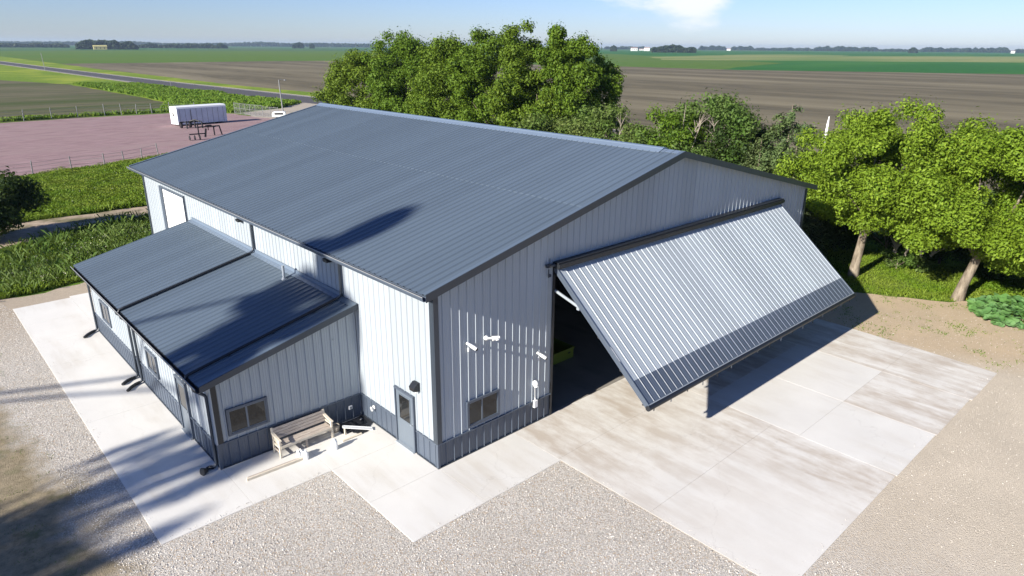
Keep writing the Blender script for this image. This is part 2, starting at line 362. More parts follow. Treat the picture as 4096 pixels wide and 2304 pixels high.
sheet('driveway', [(41, 108), (44.5, 108), (52, 118), (66, 126), (68, 138), (63, 137), (54, 127.5), (44, 123)], .0, M['gravelshoulder'], .3, 3)
sheet('pink_gravel_lot', [(-45, 62), (-2.7, 68), (3.7, 70.4), (9.2, 71.1), (13.6, 75), (30, 76), (45, 80), (44, 108), (42.2, 113), (42, 122), (38, 127.5), (32.4, 130.4), (17.8, 130.9), (5.2, 129), (-45, 120)], .004, M['pink'], .35, 2.5)
sheet('dirt_track', [(-30, 43), (-3.0, 46.7), (4.4, 46.6), (12, 47), (12, 42), (4.3, 42.6), (-1, 41.6), (-5, 39.4), (-7.6, 37.2), (-30, 34)], .004, M['track'], .35, 1.5)
sheet('gravel_yard', [(-60, -60), (-60, 22), (-14, 26.5), (-7.9, 27.8), (-6.0, 27.4), (-3.7, 28.2), (6, 29), (24, 30), (25.5, 4), (27.4, -2.1), (28.6, -4.2), (29.6, -6.1), (31.5, -7.4), (34, -8.6), (40, -9), (46, -60)], 0.03, M['gravel'], .18, .8)
# painted road lines
MB_ = MB()
for (a, b) in (((64.4, 158), (61.0, 222)), ((61.0, 222), (59.6, 382)), ((59.6, 382), (58.3, 528))):
    MB_.bar((*a, .0125), (*b, .0125), .18, .001)
for (a, b) in (((73.4, 183), (70.3, 258)), ((70.3, 258), (67.8, 437)), ((67.8, 437), (67.2, 611)), ((75.4, 140), (73.4, 183))):
    MB_.bar((*a, .0125), (*b, .0125), .18, .001)
o = MB_.build('road_marking', M['farwall']); o['kind'] = 'structure'

# concrete: every slab its own piece
pav = empty('pavement'); pav['kind'] = 'structure'
ZS = .045
def slab(x0, x1, y0, y1, mat='conc', zt=ZS, x1b=None, gp=.0035):
    x1b = x1 if x1b is None else x1b
    v = [(x0 + gp, y0 + gp), (x1 - gp, y0 + gp), (x1b - gp, y1 - gp), (x0 + gp, y1 - gp)]
    MB().prism(v, 'z', -.1, zt).build('concrete_slab', M[mat], pav, bevel=.002)
for (x0, x1, y0, y1) in ((-7.705, -5.16, 2.21, 25.6), (-5.16, -.02, 2.21, 4.6), (-2.58, -.02, -2.3, 2.21), (-.02, 3.235, -2.3, -.02), (3.235, 10.56, -10.04, 0), (10.56, 14.21, -10.07, 0), (14.21, 18.06, -10.1, 0), (18.06, 21.45, -10.15, 0)): MB().box(x0, x1, y0, y1, -.09, ZS - .005).build('joint_filler', M['joint'], pav)
ys = [2.2, 5.25, 7.72, 10.63, 13.7, 16.7, 19.72, 22.7, 25.65]
for a, b in zip(ys, ys[1:]): slab(-7.71, -5.15, a, b)
slab(-5.15, -2.59, 2.2, 4.62); slab(-2.59, 0, 2.2, 4.62); slab(-2.59, 0, -.02, 2.2); slab(-2.59, 0, -2.31, -.02); slab(0, 3.24, -2.31, 0)
slab(-5.15, 0, 19.76, 22.7); slab(-5.15, 0, 22.7, 25.9)
slab(3.24, 10.55, -2.2, .02, 'pad_dirty'); slab(3.24, 10.55, -5.88, -2.2, 'pad_dirty'); slab(3.24, 10.55, -10.06, -5.88, 'pad_dirty')
slab(3.24, 10.55, -14.2, -10.06, 'pad_dirty') if False else None
slab(10.55, 14.2, -3.2, .02, 'pad_dirty'); slab(10.55, 14.2, -6.88, -3.2); slab(10.55, 14.2, -10.09, -6.88)
slab(14.2, 18.05, -3.2, .02, 'pad_dirty'); slab(14.2, 18.05, -6.88, -3.2); slab(14.2, 18.05, -10.12, -6.88, 'pad_dirty')
slab(18.05, 21.9, -3.2, .02, 'pad_dirty'); slab(18.05, 21.75, -6.88, -3.2, 'pad_dirty', x1b=21.9); slab(18.05, 21.5, -10.2, -6.88, 'pad_dirty', x1b=21.75)

# ------------------------------------------------------------------ the barn
W, L, HE, RISE = 23.8, 28.08, 6.15, 2.776
SL = RISE / (W / 2); TH = math.atan(SL); ct, st = math.cos(TH), math.sin(TH)
S = 0.3175; PW = 3 * S
def prof(hr, wide=1.0, mn=.24):
    if wide > 1.1: return [(-.050, 0), (-.013, hr), (.013, hr), (.050, 0)] + [w_ for c in (S / 2,) for w_ in ((c - .020, 0), (c, .004), (c + .020, 0))]
    q = [(-.030 * wide, 0), (-.012 * wide, hr), (.012 * wide, hr), (.030 * wide, 0)]
    for c in (S / 3 + .012, 2 * S / 3 - .012): q += [(c - .020, 0), (c, hr * mn), (c + .022, 0)]
    return q
def profile(u0, u1, hr, wide=1.0):
    base = prof(hr, wide); pts = []
    k0 = math.floor(u0 / S) - 1; k1 = math.ceil(u1 / S) + 1
    for k in range(k0, k1 + 1): pts += [(k * S + a, h) for a, h in base]
    def H(u):
        for (a, ha), (b, hb) in zip(pts, pts[1:]):
            if a <= u <= b: return ha + (hb - ha) * (u - a) / (b - a + 1e-12)
        return 0
    return [(u0, H(u0))] + [p for p in pts if u0 + 1e-4 < p[0] < u1 - 1e-4] + [(u1, H(u1))]
def panel_mesh(name, u0, u1, bot, top, hr, wide=1.0, thick=.0):
    pr = profile(u0, u1, hr, wide); v = []; f = []
    fb = bot if callable(bot) else (lambda u: bot); ft = top if callable(top) else (lambda u: top)
    for u, h in pr: v += [(u, fb(u), h), (u, ft(u), h)]
    for i in range(len(pr) - 1): f.append((2 * i, 2 * i + 2, 2 * i + 3, 2 * i + 1))
    n0 = len(v)                                   # hemmed back edges give the sheet its thickness
    v += [(pr[0][0], fb(pr[0][0]), -.012), (pr[0][0], ft(pr[0][0]), -.012), (pr[-1][0], fb(pr[-1][0]), -.012), (pr[-1][0], ft(pr[-1][0]), -.012)]
    e = 2 * (len(pr) - 1)
    f += [(0, 1, n0 + 1, n0), (e, n0 + 2, n0 + 3, e + 1)]
    me = bpy.data.meshes.new(name); me.from_pydata(v, [], f); me.update(); return me
def frame_mtx(o, u, v):
    u = Vector(u); v = Vector(v); nn = u.cross(v)
    return Matrix(((u.x, v.x, nn.x, o[0]), (u.y, v.y, nn.y, o[1]), (u.z, v.z, nn.z, o[2]), (0, 0, 0, 1)))
def cladding(name, parent, mat, o, u, v, u0, u1, bot, top, hr=.030, wide=1.0, shared=None):
    mtx = frame_mtx(o, u, v); k = math.floor(u0 / PW + 1e-6); rect = not callable(bot) and not callable(top); cache = {}
    while k * PW < u1 - .01:
        a = max(u0, k * PW) + .001; b = min(u1, (k + 1) * PW) - .001
        if b - a > .015:
            full = rect and abs((b - a) - (PW - .002)) < 1e-4
            if full:
                if 'm' not in cache: cache['m'] = panel_mesh(name, .001, PW - .001, bot, top, hr, wide)
                link(name, cache['m'], mat, parent, mtx @ Matrix.Translation((k * PW, 0, 0)))
            else: link(name, panel_mesh(name, a, b, bot, top, hr, wide), mat, parent, mtx)
        k += 1
barn = empty('metal_barn'); tag(barn, 'large white ribbed metal barn with slate roof, lean-to and raised hangar door', 'barn')
WB = .914
def roofz(x): return HE + SL * (x if x < W / 2 else W - x)
DX0, DX1, DZ = 5.06, 20.68, 5.82
# shell behind the sheets
g1 = MB(); g1.prism([(0.02, 0), (DX0, 0), (DX0, DZ), (DX1, DZ), (DX1, 0), (W - .02, 0), (W - .02, roofz(0) - .04), (W / 2, HE + RISE - .04), (.02, roofz(0) - .04)], 'y', .012, .16)
gw = g1.build('gable_wall', M['interior'], barn)
ww = MB().box(.012, .16, .16, L, 0, HE - .03).build('side_wall', M['interior'], barn)
MB().box(W - .16, W, .0, L, 0, HE - .03).build('east_wall', M['white'], barn)
MB().prism([(0, 0), (W, 0), (W, HE - .04), (W / 2, HE + RISE - .04), (0, HE - .04)], 'y', L - .12, L).build('back_wall', M['white'], barn)
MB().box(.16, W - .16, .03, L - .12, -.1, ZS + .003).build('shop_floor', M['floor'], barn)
# gable sheets
def gb(u): return WB + .03
cladding('wall_panel', gw, M['gable'], (0, 0, 0), (1, 0, 0), (0, 0, 1), .14, DX0, WB + .03, lambda u: roofz(u) - .03, .032, 1.0)
cladding('wall_panel', gw, M['gable'], (0, 0, 0), (1, 0, 0), (0, 0, 1), DX1, W - .12, WB + .03, lambda u: roofz(u) - .03, .032, 1.0)
k = math.ceil(DX0 / PW)
segs = [DX0] + [i * PW for i in range(k, int(DX1 / PW) + 1)] + [DX1]
mt = frame_mtx((0, 0, 0), (1, 0, 0), (0, 0, 1))
for a, b in zip(segs, segs[1:]):
    if b - a < .02: continue
    if a < W / 2 < b:
        link('wall_panel', panel_mesh('wall_panel', a + .001, W / 2, DZ + .05, lambda u: roofz(u) - .03, .032, 1.0), M['gable'], gw, mt)
        link('wall_panel', panel_mesh('wall_panel', W / 2, b - .001, DZ + .05, lambda u: roofz(u) - .03, .032, 1.0), M['gable'], gw, mt)
    else: link('wall_panel', panel_mesh('wall_panel', a + .001, b - .001, DZ + .05, lambda u: roofz(u) - .03, .032, 1.0), M['gable'], gw, mt)
cladding('wainscot_panel', gw, M['slate'], (0, -.002, 0), (1, 0, 0), (0, 0, 1), .01, DX0, ZS + .03, WB - .01, .032, 1.0)
cladding('wainscot_panel', gw, M['slate'], (0, -.002, 0), (1, 0, 0), (0, 0, 1), DX1, W - .01, ZS + .03, WB - .01, .032, 1.0)
# west wall, seen from the front corner: u = L - y
DY0, DY1 = 1.24, 2.23        # walk-in door
OY0, OY1, OZ = 21.25, 24.6, 5.42
cladding('wall_panel', ww, M['white'], (0, L, 0), (0, -1, 0), (0, 0, 1), .12, L - OY1 - .45, WB + .03, HE - .10)
link('wall_panel', panel_mesh('wall_panel', L - OY1 - .45, L - OY0, OZ + .1, HE - .10, .03), M['white'], ww, frame_mtx((0, L, 0), (0, -1, 0), (0, 0, 1)))
cladding('wall_panel', ww, M['white'], (0, L, 0), (0, -1, 0), (0, 0, 1), L - OY0, L - 4.62, WB + .03, HE - .10)
cladding('wall_panel', ww, M['white'], (0, L, 0), (0, -1, 0), (0, 0, 1), L - 4.62, L - DY1 - .05, WB + .03, HE - .10)
link('wall_panel', panel_mesh('wall_panel', L - DY1 - .05, L - DY0 + .05, 2.14, HE - .10, .03), M['white'], ww, frame_mtx((0, L, 0), (0, -1, 0), (0, 0, 1)))
cladding('wall_panel', ww, M['white'], (0, L, 0), (0, -1, 0), (0, 0, 1), L - DY0 + .05, L - .12, WB + .03, HE - .10)
for a, b in ((L - 4.60, L - DY1 - .06), (L - DY0 + .06, L - .01)):
    cladding('wainscot_panel', ww, M['slate'], (-.002, L, 0), (0, -1, 0), (0, 0, 1), a, b, ZS + .03, WB - .01)
cladding('wainscot_panel', ww, M['slate'], (-.002, L, 0), (0, -1, 0), (0, 0, 1), 0.1, L - 24.62, ZS + .03, WB - .01)
# trims
t = MB(); t.box(-.052, .13, -.056, -.010, WB + .03, roofz(0) - .12); t.box(-.056, -.010, -.010, .16, WB + .03, roofz(0) - .12); t.build('corner_trim', M['trim'], barn)
t = MB(); t.box(-.050, .035, -.052, -.010, ZS + .01, WB - .005); t.box(-.052, -.010, -.010, .05, ZS + .01, WB - .005); t.build('corner_trim', M['slate'], barn)
t = MB(); t.box(W - .13, W + .052, -.052, -.010, ZS, roofz(0) - .12); t.box(W + .001, W + .05, -.010, .14, ZS, roofz(0) - .12); t.build('corner_trim', M['trim'], barn)
t = MB(); t.box(-.055, -.010, L - .14, L + .05, ZS, roofz(0) - .12); t.build('corner_trim', M['trim'], barn)
def drip(name, p, x0, x1, y0, y1): MB().box(x0, x1, y0, y1, WB - .012, WB + .034).build(name, M['slate'], p, bevel=.006)
drip('wainscot_trim', gw, -.056, DX0, -.062, .0); drip('wainscot_trim', gw, DX1, W + .05, -.062, .0)
drip('wainscot_trim', ww, -.062, 0, .0, DY0 - .10); drip('wainscot_trim', ww, -.062, 0, DY1 + .10, 4.60)
t = MB(); t.box(-.05, 0, .06, DY0 - .1, ZS + .001, ZS + .035); t.box(-.05, 0, DY1 + .1, 4.6, ZS + .001, ZS + .035); t.build('base_trim', M['trim'], ww)
t = MB(); t.box(-.05, DX0, -.05, 0, ZS + .001, ZS + .035); t.box(DX1, W, -.05, 0, ZS + .001, ZS + .035); t.build('base_trim', M['trim'], gw)
# roof
OE, OG, OB = .49, .31, .62
ZT = .10                                                      # sheet height above the wall line
roof_len = (W / 2 + OE) / ct
deck = MB(); 
deck.prism([(-OE + .02, roofz(-OE) + ZT - .10), (W / 2, HE + RISE + ZT - .10), (W + OE - .02, roofz(-OE) + ZT - .10), (W + OE - .02, roofz(-OE) + ZT - .02), (W / 2, HE + RISE + ZT - .02), (-OE + .02, roofz(-OE) + ZT - .02)], 'y', -OG + .02, L + OB - .02)
rf = deck.build('roof', M['trim'], barn)
ytop = L + OB
o0 = (-OE, ytop, HE - SL * OE + ZT)
mid = roof_len * .545
cladding('roof_panel', rf, M['roof'], o0, (0, -1, 0), (ct, 0, st), 0, L + OB + OG, 0, mid - .002, .040, 1.2)
o1 = (o0[0] - st * .007, o0[1], o0[2] + ct * .007)
cladding('roof_panel', rf, M['roof'], o1, (0, -1, 0), (ct, 0, st), 0, L + OB + OG, mid - .05, roof_len - .02, .040, 1.2)
oe = (W + OE, -OG, HE - SL * OE + ZT)
cladding('roof_panel', rf, M['roof'], oe, (0, 1, 0), (-ct, 0, st), 0, L + OB + OG, 0, roof_len - .02, .040, 1.2)
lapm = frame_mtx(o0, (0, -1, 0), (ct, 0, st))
MB().box(.05, L + OB + OG - .05, mid - .060, mid - .052, .004, .010).build('lap_seam_highlight', M['lap'], rf, mtx=lapm)  # lighter strip: seam edge highlight put into the colour of the galvanised cut edge
# ridge cap: one long formed piece with its arched end
z0 = HE + RISE + ZT
rc = []
for a in range(-6, 7): rc.append((W / 2 + a / 6 * .16, z0 + .095 - (a / 6) ** 2 * .035))
poly = [(W / 2 - .42, z0 - .42 * SL + .035)] + [(W / 2 - .16, z0 + .045)] + rc[1:-1] + [(W / 2 + .16, z0 + .045), (W / 2 + .42, z0 - .42 * SL + .035), (W / 2 + .42, z0 - .42 * SL + .028), (W / 2, z0 + .02), (W / 2 - .42, z0 - .42 * SL + .028)]
MB().prism(poly, 'y', .62, L + OB).build('ridge_cap', M['cap'], rf)
poly2 = [(W / 2 - .30, z0 - .30 * SL + .036), (W / 2, z0 + .04), (W / 2 + .30, z0 - .30 * SL + .036), (W / 2 + .3, z0 - .3 * SL + .028), (W / 2, z0 + .03), (W / 2 - .3, z0 - .3 * SL + .028)]
MB().prism(poly2, 'y', -OG - .02, .618).build('ridge_cap', M['cap'], rf)
# rake trim: face board and the flange lying on the sheets
def rake(y0, y1, yf0, yf1, nm='rake_trim'):
    for sgn in (0, 1):
        X = (lambda x: x) if not sgn else (lambda x: W - x)
        p = [(X(-OE), roofz(-OE) + ZT + .046), (X(W / 2), z0 + .046), (X(W / 2), z0 - .20), (X(-OE), roofz(-OE) + ZT - .20)]
        MB().prism(p, 'y', y0, y1).build(nm, M['trim'], rf)
        p = [(X(-OE), roofz(-OE) + ZT + .046), (X(W / 2), z0 + .046), (X(W / 2), z0 + .041), (X(-OE), roofz(-OE) + ZT + .041)]
        MB().prism(p, 'y', yf0, yf1).build('rake_flange', M['roof'], rf)
rake(-OG - .03, -OG, -OG, -OG + .14); rake(L + OB, L + OB + .03, L + OB - .14, L + OB)
t = MB(); t.box(0.0, W, -OG, 0, -.01, 0)
# soffit strips under the gable overhang
for sgn in (0, 1):
    X = (lambda x: x) if not sgn else (lambda x: W - x)
    MB().prism([(X(-OE + .03), roofz(-OE) - .06), (X(W / 2), HE + RISE - .06), (X(W / 2), HE + RISE - .035), (X(-OE + .03), roofz(-OE) - .035)], 'y', -OG + .001, .0).build('soffit', M['trim'], rf)
# gutter along the west eave
def gutter(parent, xe, ze, y0, y1, w_=.13, h_=.13, mat='trim', lip='gutterlip'):
    p = [(xe, ze), (xe, ze - h_), (xe - w_ * .7, ze - h_), (xe - w_, ze - h_ * .35), (xe - w_, ze), (xe - w_ + .008, ze), (xe - w_ + .008, ze - h_ * .33), (xe - w_ * .68, ze - h_ + .008), (xe - .008, ze - h_ + .008), (xe - .008, ze)]
    gt = MB().prism(p, 'y', y0, y1).build('gutter', M[mat], parent)
    MB().box(xe - w_ - .008, xe - w_ + .012, y0, y1, ze + .0005, ze + .014).build('gutter_lip', M[lip], gt)  # lip paler than the gutter body: its lit edge put into the colour
    return gt
ezm = roofz(-OE) + ZT
MB().box(-OE, -OE + .02, -OG, L + OB, ezm - .17, ezm - .03).build('fascia', M['trim'], rf)
gutter(rf, -OE - .001, ezm - .01, -OG - .03, L + OB, .13, .14, 'slate')
# hangar door header and jambs
hd = MB().box(DX0 - .06, DX1 + .12, -.30, -.03, DZ - .07, DZ + .15).box(DX0 - .06, DX1 + .12, -.36, -.30, DZ - .02, DZ + .10).build('door_header', M['black'], barn)
t = MB(); t.box(DX0 - .03, DX0 + .07, -.045, .22, ZS, DZ - .07); t.build('door_jamb', M['black'], barn)
t = MB(); t.box(DX1 - .07, DX1 + .03, -.045, .22, ZS, DZ - .07); t.build('door_jamb', M['black'], barn)
for x in (DX0 - .33, DX1 + .22):
    b = MB(); b.box(x - .07, x + .30 if x < 10 else x + .12, -.20, -.04, DZ + .04, DZ + .10); b.box(x - .10, x + .06, -.17, -.04, DZ + .02, DZ + .13)
    b.tube([(x + .02, -.12, DZ + .10), (x + .02, -.12, DZ + .34)], .012); b.tube([(x - .02, -.12, DZ - .04), (x - .02, -.12, DZ - .34)], .02)
    b.lathe([(0.03, 0), (.06, .02), (.06, .08), (.03, .11)], (x + .03, -.12, DZ - .33), 10); b.build('hinge_bracket', M['steel' if x > 10 else 'trim'], barn)
# the raised door
hy, hz = -.10, DZ - .03
by, bz = -4.30, 2.20
vd = Vector((0, hy - by, hz - bz)); LD = vd.length; vd.normalize()
nd = Vector((1, 0, 0)).cross(vd)
XD0, XD1 = DX0 + .02, DX1 - .02
def dm(off=0.0): return frame_mtx((XD0, by + nd.y * off, bz + nd.z * off), (1, 0, 0), tuple(vd))
core = MB().box(0, XD1 - XD0, 0, LD - .02, -.16, -.013)
dr = core.build('hangar_door', M['slate'], barn, mtx=dm())
WD = XD1 - XD0; SPL = .905
def dclad(nm, mat, b_, t_):
    k = 0; cache = None
    while k * PW < WD - .02:
        a = k * PW + .001; e = min((k + 1) * PW, WD - .03) - .001
        if e - a < .02: break
        if abs(e - a - PW + .002) < 1e-4:
            cache = cache or panel_mesh(nm, .001, PW - .001, b_, t_, .018, .75); link(nm, cache, M[mat], dr, Matrix.Translation((k * PW, 0, 0)))
        else: link(nm, panel_mesh(nm, a, e, b_, t_, .018, .75), M[mat], dr)
        k += 1
dclad('door_panel', 'white', SPL + .004, LD - .05); dclad('door_wainscot_panel', 'slate', .05, SPL - .004)
MB().box(-.03, -.001, 0, LD, -.16, .03).build('edge_trim', M['slate'], dr)
MB().box(WD + .001, WD + .03, 0, LD, -.16, .03).build('edge_trim', M['slate'], dr)
MB().box(-.012, -.002, LD * .30, LD * .40, .031, .036).build('edge_tape', M['plastic'], dr)
bt = MB(); bt.tube([(-.04, -.05, -.08), (WD + .06, -.05, -.08)], .095, 12); bt.build('bottom_seal', M['black'], dr, smooth=True)
MB().box(.02, WD, .005, .04, -.01, .022).build('bottom_lip', M['steel'], dr)
for i in range(17):
    u = .35 + i * (WD - .6) / 16; dl = random.uniform(.10, .2)
    gzv = Vector((0, 0, -1)); a = MB(); a.bar((u, -.09, -.17), (u + random.uniform(-.02, .02), -.10 - dl * .64, -.17 - dl * .77), .028, .022); a.build('seal_strap', M['steel' if i % 2 else 'black'], dr)
for k in range(5):                                               # welded frame on the underside
    v_ = .15 + k * (LD - .35) / 4; MB().box(0.05, WD - .05, v_ - .03, v_ + .03, -.28, -.165).build('frame_rail', M['iron'], dr)
for x in (XD0 - .0, XD1 - .12):
    s_ = MB(); s_.tube([(x + .06, .12, 4.30), (x + .05, -1.15, 4.50)], .055, 10); s_.tube([(x + .05, -1.0, 4.48), (x + .05, -1.72, 4.12)], .03, 8)
    pass
s_ = MB(); s_.tube([(DX0 + .10, .20, 4.95), (DX0 + .10, -1.12, 4.60)], .055, 10); s_.build('lift_cylinder', M['steel'], barn, smooth=True)
s_ = MB(); s_.tube([(DX0 + .10, -1.10, 4.60), (DX0 + .10, -1.72, 4.36)], .035, 8); s_.box(DX0 + .04, DX0 + .16, -1.2, -1.08, 4.5, 4.68); s_.build('lift_rod', M['steel'], barn, smooth=True)
s_ = MB(); s_.tube([(DX1 - .10, .20, 4.95), (DX1 - .10, -1.12, 4.60)], .055, 10); s_.build('lift_cylinder', M['steel'], barn, smooth=True)
# windows: frame, sash, two panes
def window(parent, o, u, v, w_, h_, mull=.46):
    mtx = frame_mtx(o, u, v)
    f = MB(); tw = .075; d0, d1 = -.01, .075
    f.box(0, w_, 0, tw, d0, d1); f.box(0, w_, h_ - tw, h_, d0, d1 + .012); f.box(0, tw, tw, h_ - tw, d0, d1); f.box(w_ - tw, w_, tw, h_ - tw, d0, d1)
    wf = f.build('window', M['slate'], parent, mtx=mtx)
    i = .03; s = MB()
    for a, b in ((tw, w_ * mull), (w_ * mull, w_ - tw)):
        s.box(a, b, tw, tw + i, d0, .055); s.box(a, b, h_ - tw - i, h_ - tw, d0, .055); s.box(a, a + i, tw + i, h_ - tw - i, d0, .055); s.box(b - i, b, tw + i, h_ - tw - i, d0, .055)
    s.build('sash', M['doorpaint'], wf)
    for a, b in ((tw + i, w_ * mull - i), (w_ * mull + i, w_ - tw - i)):
        MB().box(a, b, tw + i, h_ - tw - i, .036, .044).build('pane', M['glass'], wf)
    return wf
window(gw, (1.15, 0, 1.06), (1, 0, 0), (0, 0, 1), 1.40, .97)
# walk-in door on the west wall
def walkdoor(parent, o, u, v, w_, h_, lite=(.16, .95, .62, 1.78), mat='doorpaint', hinge=1):
    mtx = frame_mtx(o, u, v); f = MB(); tw = .06
    f.box(-tw, 0, 0, h_, -.01, .085); f.box(w_, w_ + tw, 0, h_, -.01, .085); f.box(-tw, w_ + tw, h_, h_ + tw, -.01, .095)
    d = f.build('door', M['slate'], parent, mtx=mtx)
    MB().box(.005, w_ - .005, .01, h_ - .004, .001, .045).build('door_leaf', M[mat], d)
    a, b0, b, c = lite
    q = MB(); q.box(a - .03, b + .0, b0 - .03, b0, .046, .062); q.box(a - .03, b, c, c + .03, .046, .062); q.box(a - .03, a, b0, c, .046, .062); q.box(b - .03, b, b0, c, .046, .062); q.build('lite_frame', M[mat], d)
    MB().box(a, b - .03, b0, c, .046, .052).build('pane', M['glass'], d)
    MB().box(-.03, w_ + .03, -.03, .008, -.0, .14).build('sill', M['steel'], d)
    hx = .07 if hinge else w_ - .07; k = MB(); k.lathe([(.03, 0), (.03, .01), (.012, .012), (.012, .05), (.028, .055), (.028, .075), (.01, .085)], (hx, 1.0, .045), 10); k.build('handle', M['steel'], d, smooth=True)
walkdoor(ww, (0, DY1, ZS + .03), (0, -1, 0), (0, 0, 1), DY1 - DY0, 2.02, (.20, .98, .82, 1.86), hinge=0)
# wall pack light above the door (part of the building)
def wallpack(parent, o, u, v, sc=1.0):
    m = frame_mtx(o, u, v); b = MB(); s = sc
    b.prism([(-.02 * s, .16 * s), (.08 * s, .16 * s), (.22 * s, .02 * s), (.20 * s, -.10 * s), (.06 * s, -.14 * s), (-.02 * s, -.14 * s)], 'x', -.14 * s, .14 * s)
    b.v = [(x, z, y) for x, y, z in b.v]
    h = b.build('wall_light', M['black'], parent, bevel=.012, mtx=m)
    MB().box(-.11 * s, .11 * s, -.10 * s, .0, .17 * s, .214 * s).build('lens', M['dark_lens'], h)
    MB().lathe([(.02, 0), (.03, .02), (.02, .05)], (0.05, -.19 * s, .05), 8).build('sensor', M['plastic'], h)
wallpack(ww, (-.03, 1.0, 2.62), (0, -1, 0), (0, 0, 1), 1.0)
# floodlights tucked beneath the west eave
for y in (13.9, 6.12):
    b = MB(); b.box(-.24, -.02, y - .16, y + .16, 5.60, 5.70); b.bar((-.02, y, 5.76), (-.2, y, 5.72), .06, .03); h = b.build('eave_floodlight', M['black'], ww, bevel=.01)
    MB().box(-.23, -.04, y - .14, y + .14, 5.585, 5.599).build('lens', M['dark_lens'], h)
# white devices on the gable
def camera_dev(x, z, arm, tilt, kind):
    b = MB()
    if kind == 'bullet':
        b.lathe([(.05, 0), (.055, -.03), (.03, -.06)], (x - .05, -.03, z + .06), 12, 'y'); b.tube([(x - .05, -.07, z + .05), (x - .02, -.15, z + .02)], .022)
        b.tube([(x - .06, -.13, z + .06), (x + .02, -.22, z - .02), (x + .09, -.30, z - .09)], [.05, .066, .062], 14)
        b.bar((x - .02, -.05, z - .10), (x - .02, -.05, z - .22), .04, .05)
    elif kind == 'antenna':
        b.lathe([(.075, 0), (.08, -.05), (.05, -.09)], (x - .12, -.03, z), 14, 'y'); b.tube([(x - .12, -.10, z), (x + .10, -.26, z - .01)], .03)
        b.tube([(x + .02, -.20, z - .02), (x + .24, -.30, z - .0)], [.085, .045], 12); b.lathe([(.06, -.03), (.085, .0), (.06, .03)], (x + .16, -.26, z - .06), 12)
    elif kind == 'dome':
        b.lathe([(.10, 0), (.11, -.03), (.10, -.09), (.06, -.15), (.02, -.17)], (x, -.03, z), 14, 'y'); b.lathe([(.075, 0), (.085, .02), (.06, .09)], (x, -.12, z - .12), 12)
    elif kind == 'box':
        b.box(x - .075, x + .075, -.13, -.03, z - .17, z + .10); b.tube([(x, -.06, z + .1), (x, -.06, z + .19)], .02); b.tube([(x, -.06, z + .15), (x, -.045, z + .62)], .008)
    d = b.build({'bullet': 'security_camera', 'antenna': 'antenna_dish', 'dome': 'dome_camera', 'box': 'meter_box'}[kind], M['plastic'], gw, smooth=True)
    if kind == 'bullet': MB().lathe([(.05, 0), (.045, .006)], (x + .105, -.315, z - .105), 12, 'y').build('lens', M['dark_lens'], d)
camera_dev(1.27, 4.02, 0, 0, 'bullet'); camera_dev(2.10, 4.05, 0, 0, 'antenna'); camera_dev(4.40, 2.72, 0, 0, 'bullet'); camera_dev(4.22, 1.66, 0, 0, 'dome'); camera_dev(4.24, .88, 0, 0, 'box')
# overhead door on the west wall behind the lean-to
od = MB().box(-.03, .0, OY0, OY1, .05, OZ).build('overhead_door', M['plastic'], ww)
k = 0
zz = .06
while zz < OZ - .3:
    MB().box(-.05, -.031, OY0 + .03, OY1 - .02, zz, min(zz + .53, OZ - .02)).build('door_section', M['plastic'], od, bevel=.004); zz += .54
t = MB(); t.box(-.11, -.0, OY1, OY1 + .42, .05, OZ + .1); t.box(-.11, 0, OY0 - .07, OY0, .05, OZ + .1); t.box(-.11, 0, OY0, OY1, OZ, OZ + .1); t.build('door_trim', M['slate'], ww)

# ---------------- lean-to
LX, LY0, LY1 = -5.15, 4.62, 19.74
HL, HH = 3.22, 4.42                                             # sheet heights at wall lines
sl2 = (HH - HL) / -LX; th2 = math.atan(sl2); c2, s2 = math.cos(th2), math.sin(th2)
OL, OG2, OB2 = .36, .23, .70
def lz(x): return HH + sl2 * x
lg = MB().prism([(LX + .02, 0), (-.014, 0), (-.014, HH - .12), (LX + .02, HL - .12)], 'y', LY0 + .012, LY0 + .13).build('lean_to_gable', M['interior'], barn)
lw = MB().box(LX + .012, LX + .13, LY0 + .13, LY1 - .12, 0, HL - .12).build('lean_to_wall', M['interior'], barn)
MB().prism([(LX, 0), (-.014, 0), (-.014, HH - .12), (LX, HL - .12)], 'y', LY1 - .12, LY1).build('lean_to_back', M['white'], barn)
MB().box(LX + .13, -.05, LY0 + .14, LY1 - .13, -.1, .05).build('lean_to_floor', M['floor'], barn)
cladding('wall_panel', lg, M['gable'], (LX, LY0, 0), (1, 0, 0), (0, 0, 1), .14, -LX - .03, WB + .03, lambda u: lz(LX + u) - .09, .032, 1.0)
cladding('wainscot_panel', lg, M['slate'], (LX, LY0 - .002, 0), (1, 0, 0), (0, 0, 1), .01, -LX - .03, ZS + .03, WB - .01, .032, 1.0)
LD0, LD1 = 7.02, 7.93
o_ = (LX, LY1, 0); U = (0, -1, 0); V = (0, 0, 1); LT = HL - .10
cladding('wall_panel', lw, M['white'], o_, U, V, .1, LY1 - LD1 - .05, WB + .03, LT)
link('wall_panel', panel_mesh('wall_panel', LY1 - LD1 - .05, LY1 - LD0 + .05, 2.12, LT, .03), M['white'], lw, frame_mtx(o_, U, V))
cladding('wall_panel', lw, M['white'], o_, U, V, LY1 - LD0 + .05, LY1 - LY0 - .14, WB + .03, LT)
cladding('wainscot_panel', lw, M['slate'], (LX - .002, LY1, 0), U, V, .01, LY1 - LD1 - .06, ZS + .03, WB - .01)
cladding('wainscot_panel', lw, M['slate'], (LX - .002, LY1, 0), U, V, LY1 - LD0 + .06, LY1 - LY0 - .01, ZS + .03, WB - .01)
drip('wainscot_trim', lg, LX - .056, -.05, LY0 - .062, LY0); drip('wainscot_trim', lw, LX - .062, LX, LY0, LD0 - .08); drip('wainscot_trim', lw, LX - .062, LX, LD1 + .08, LY1)
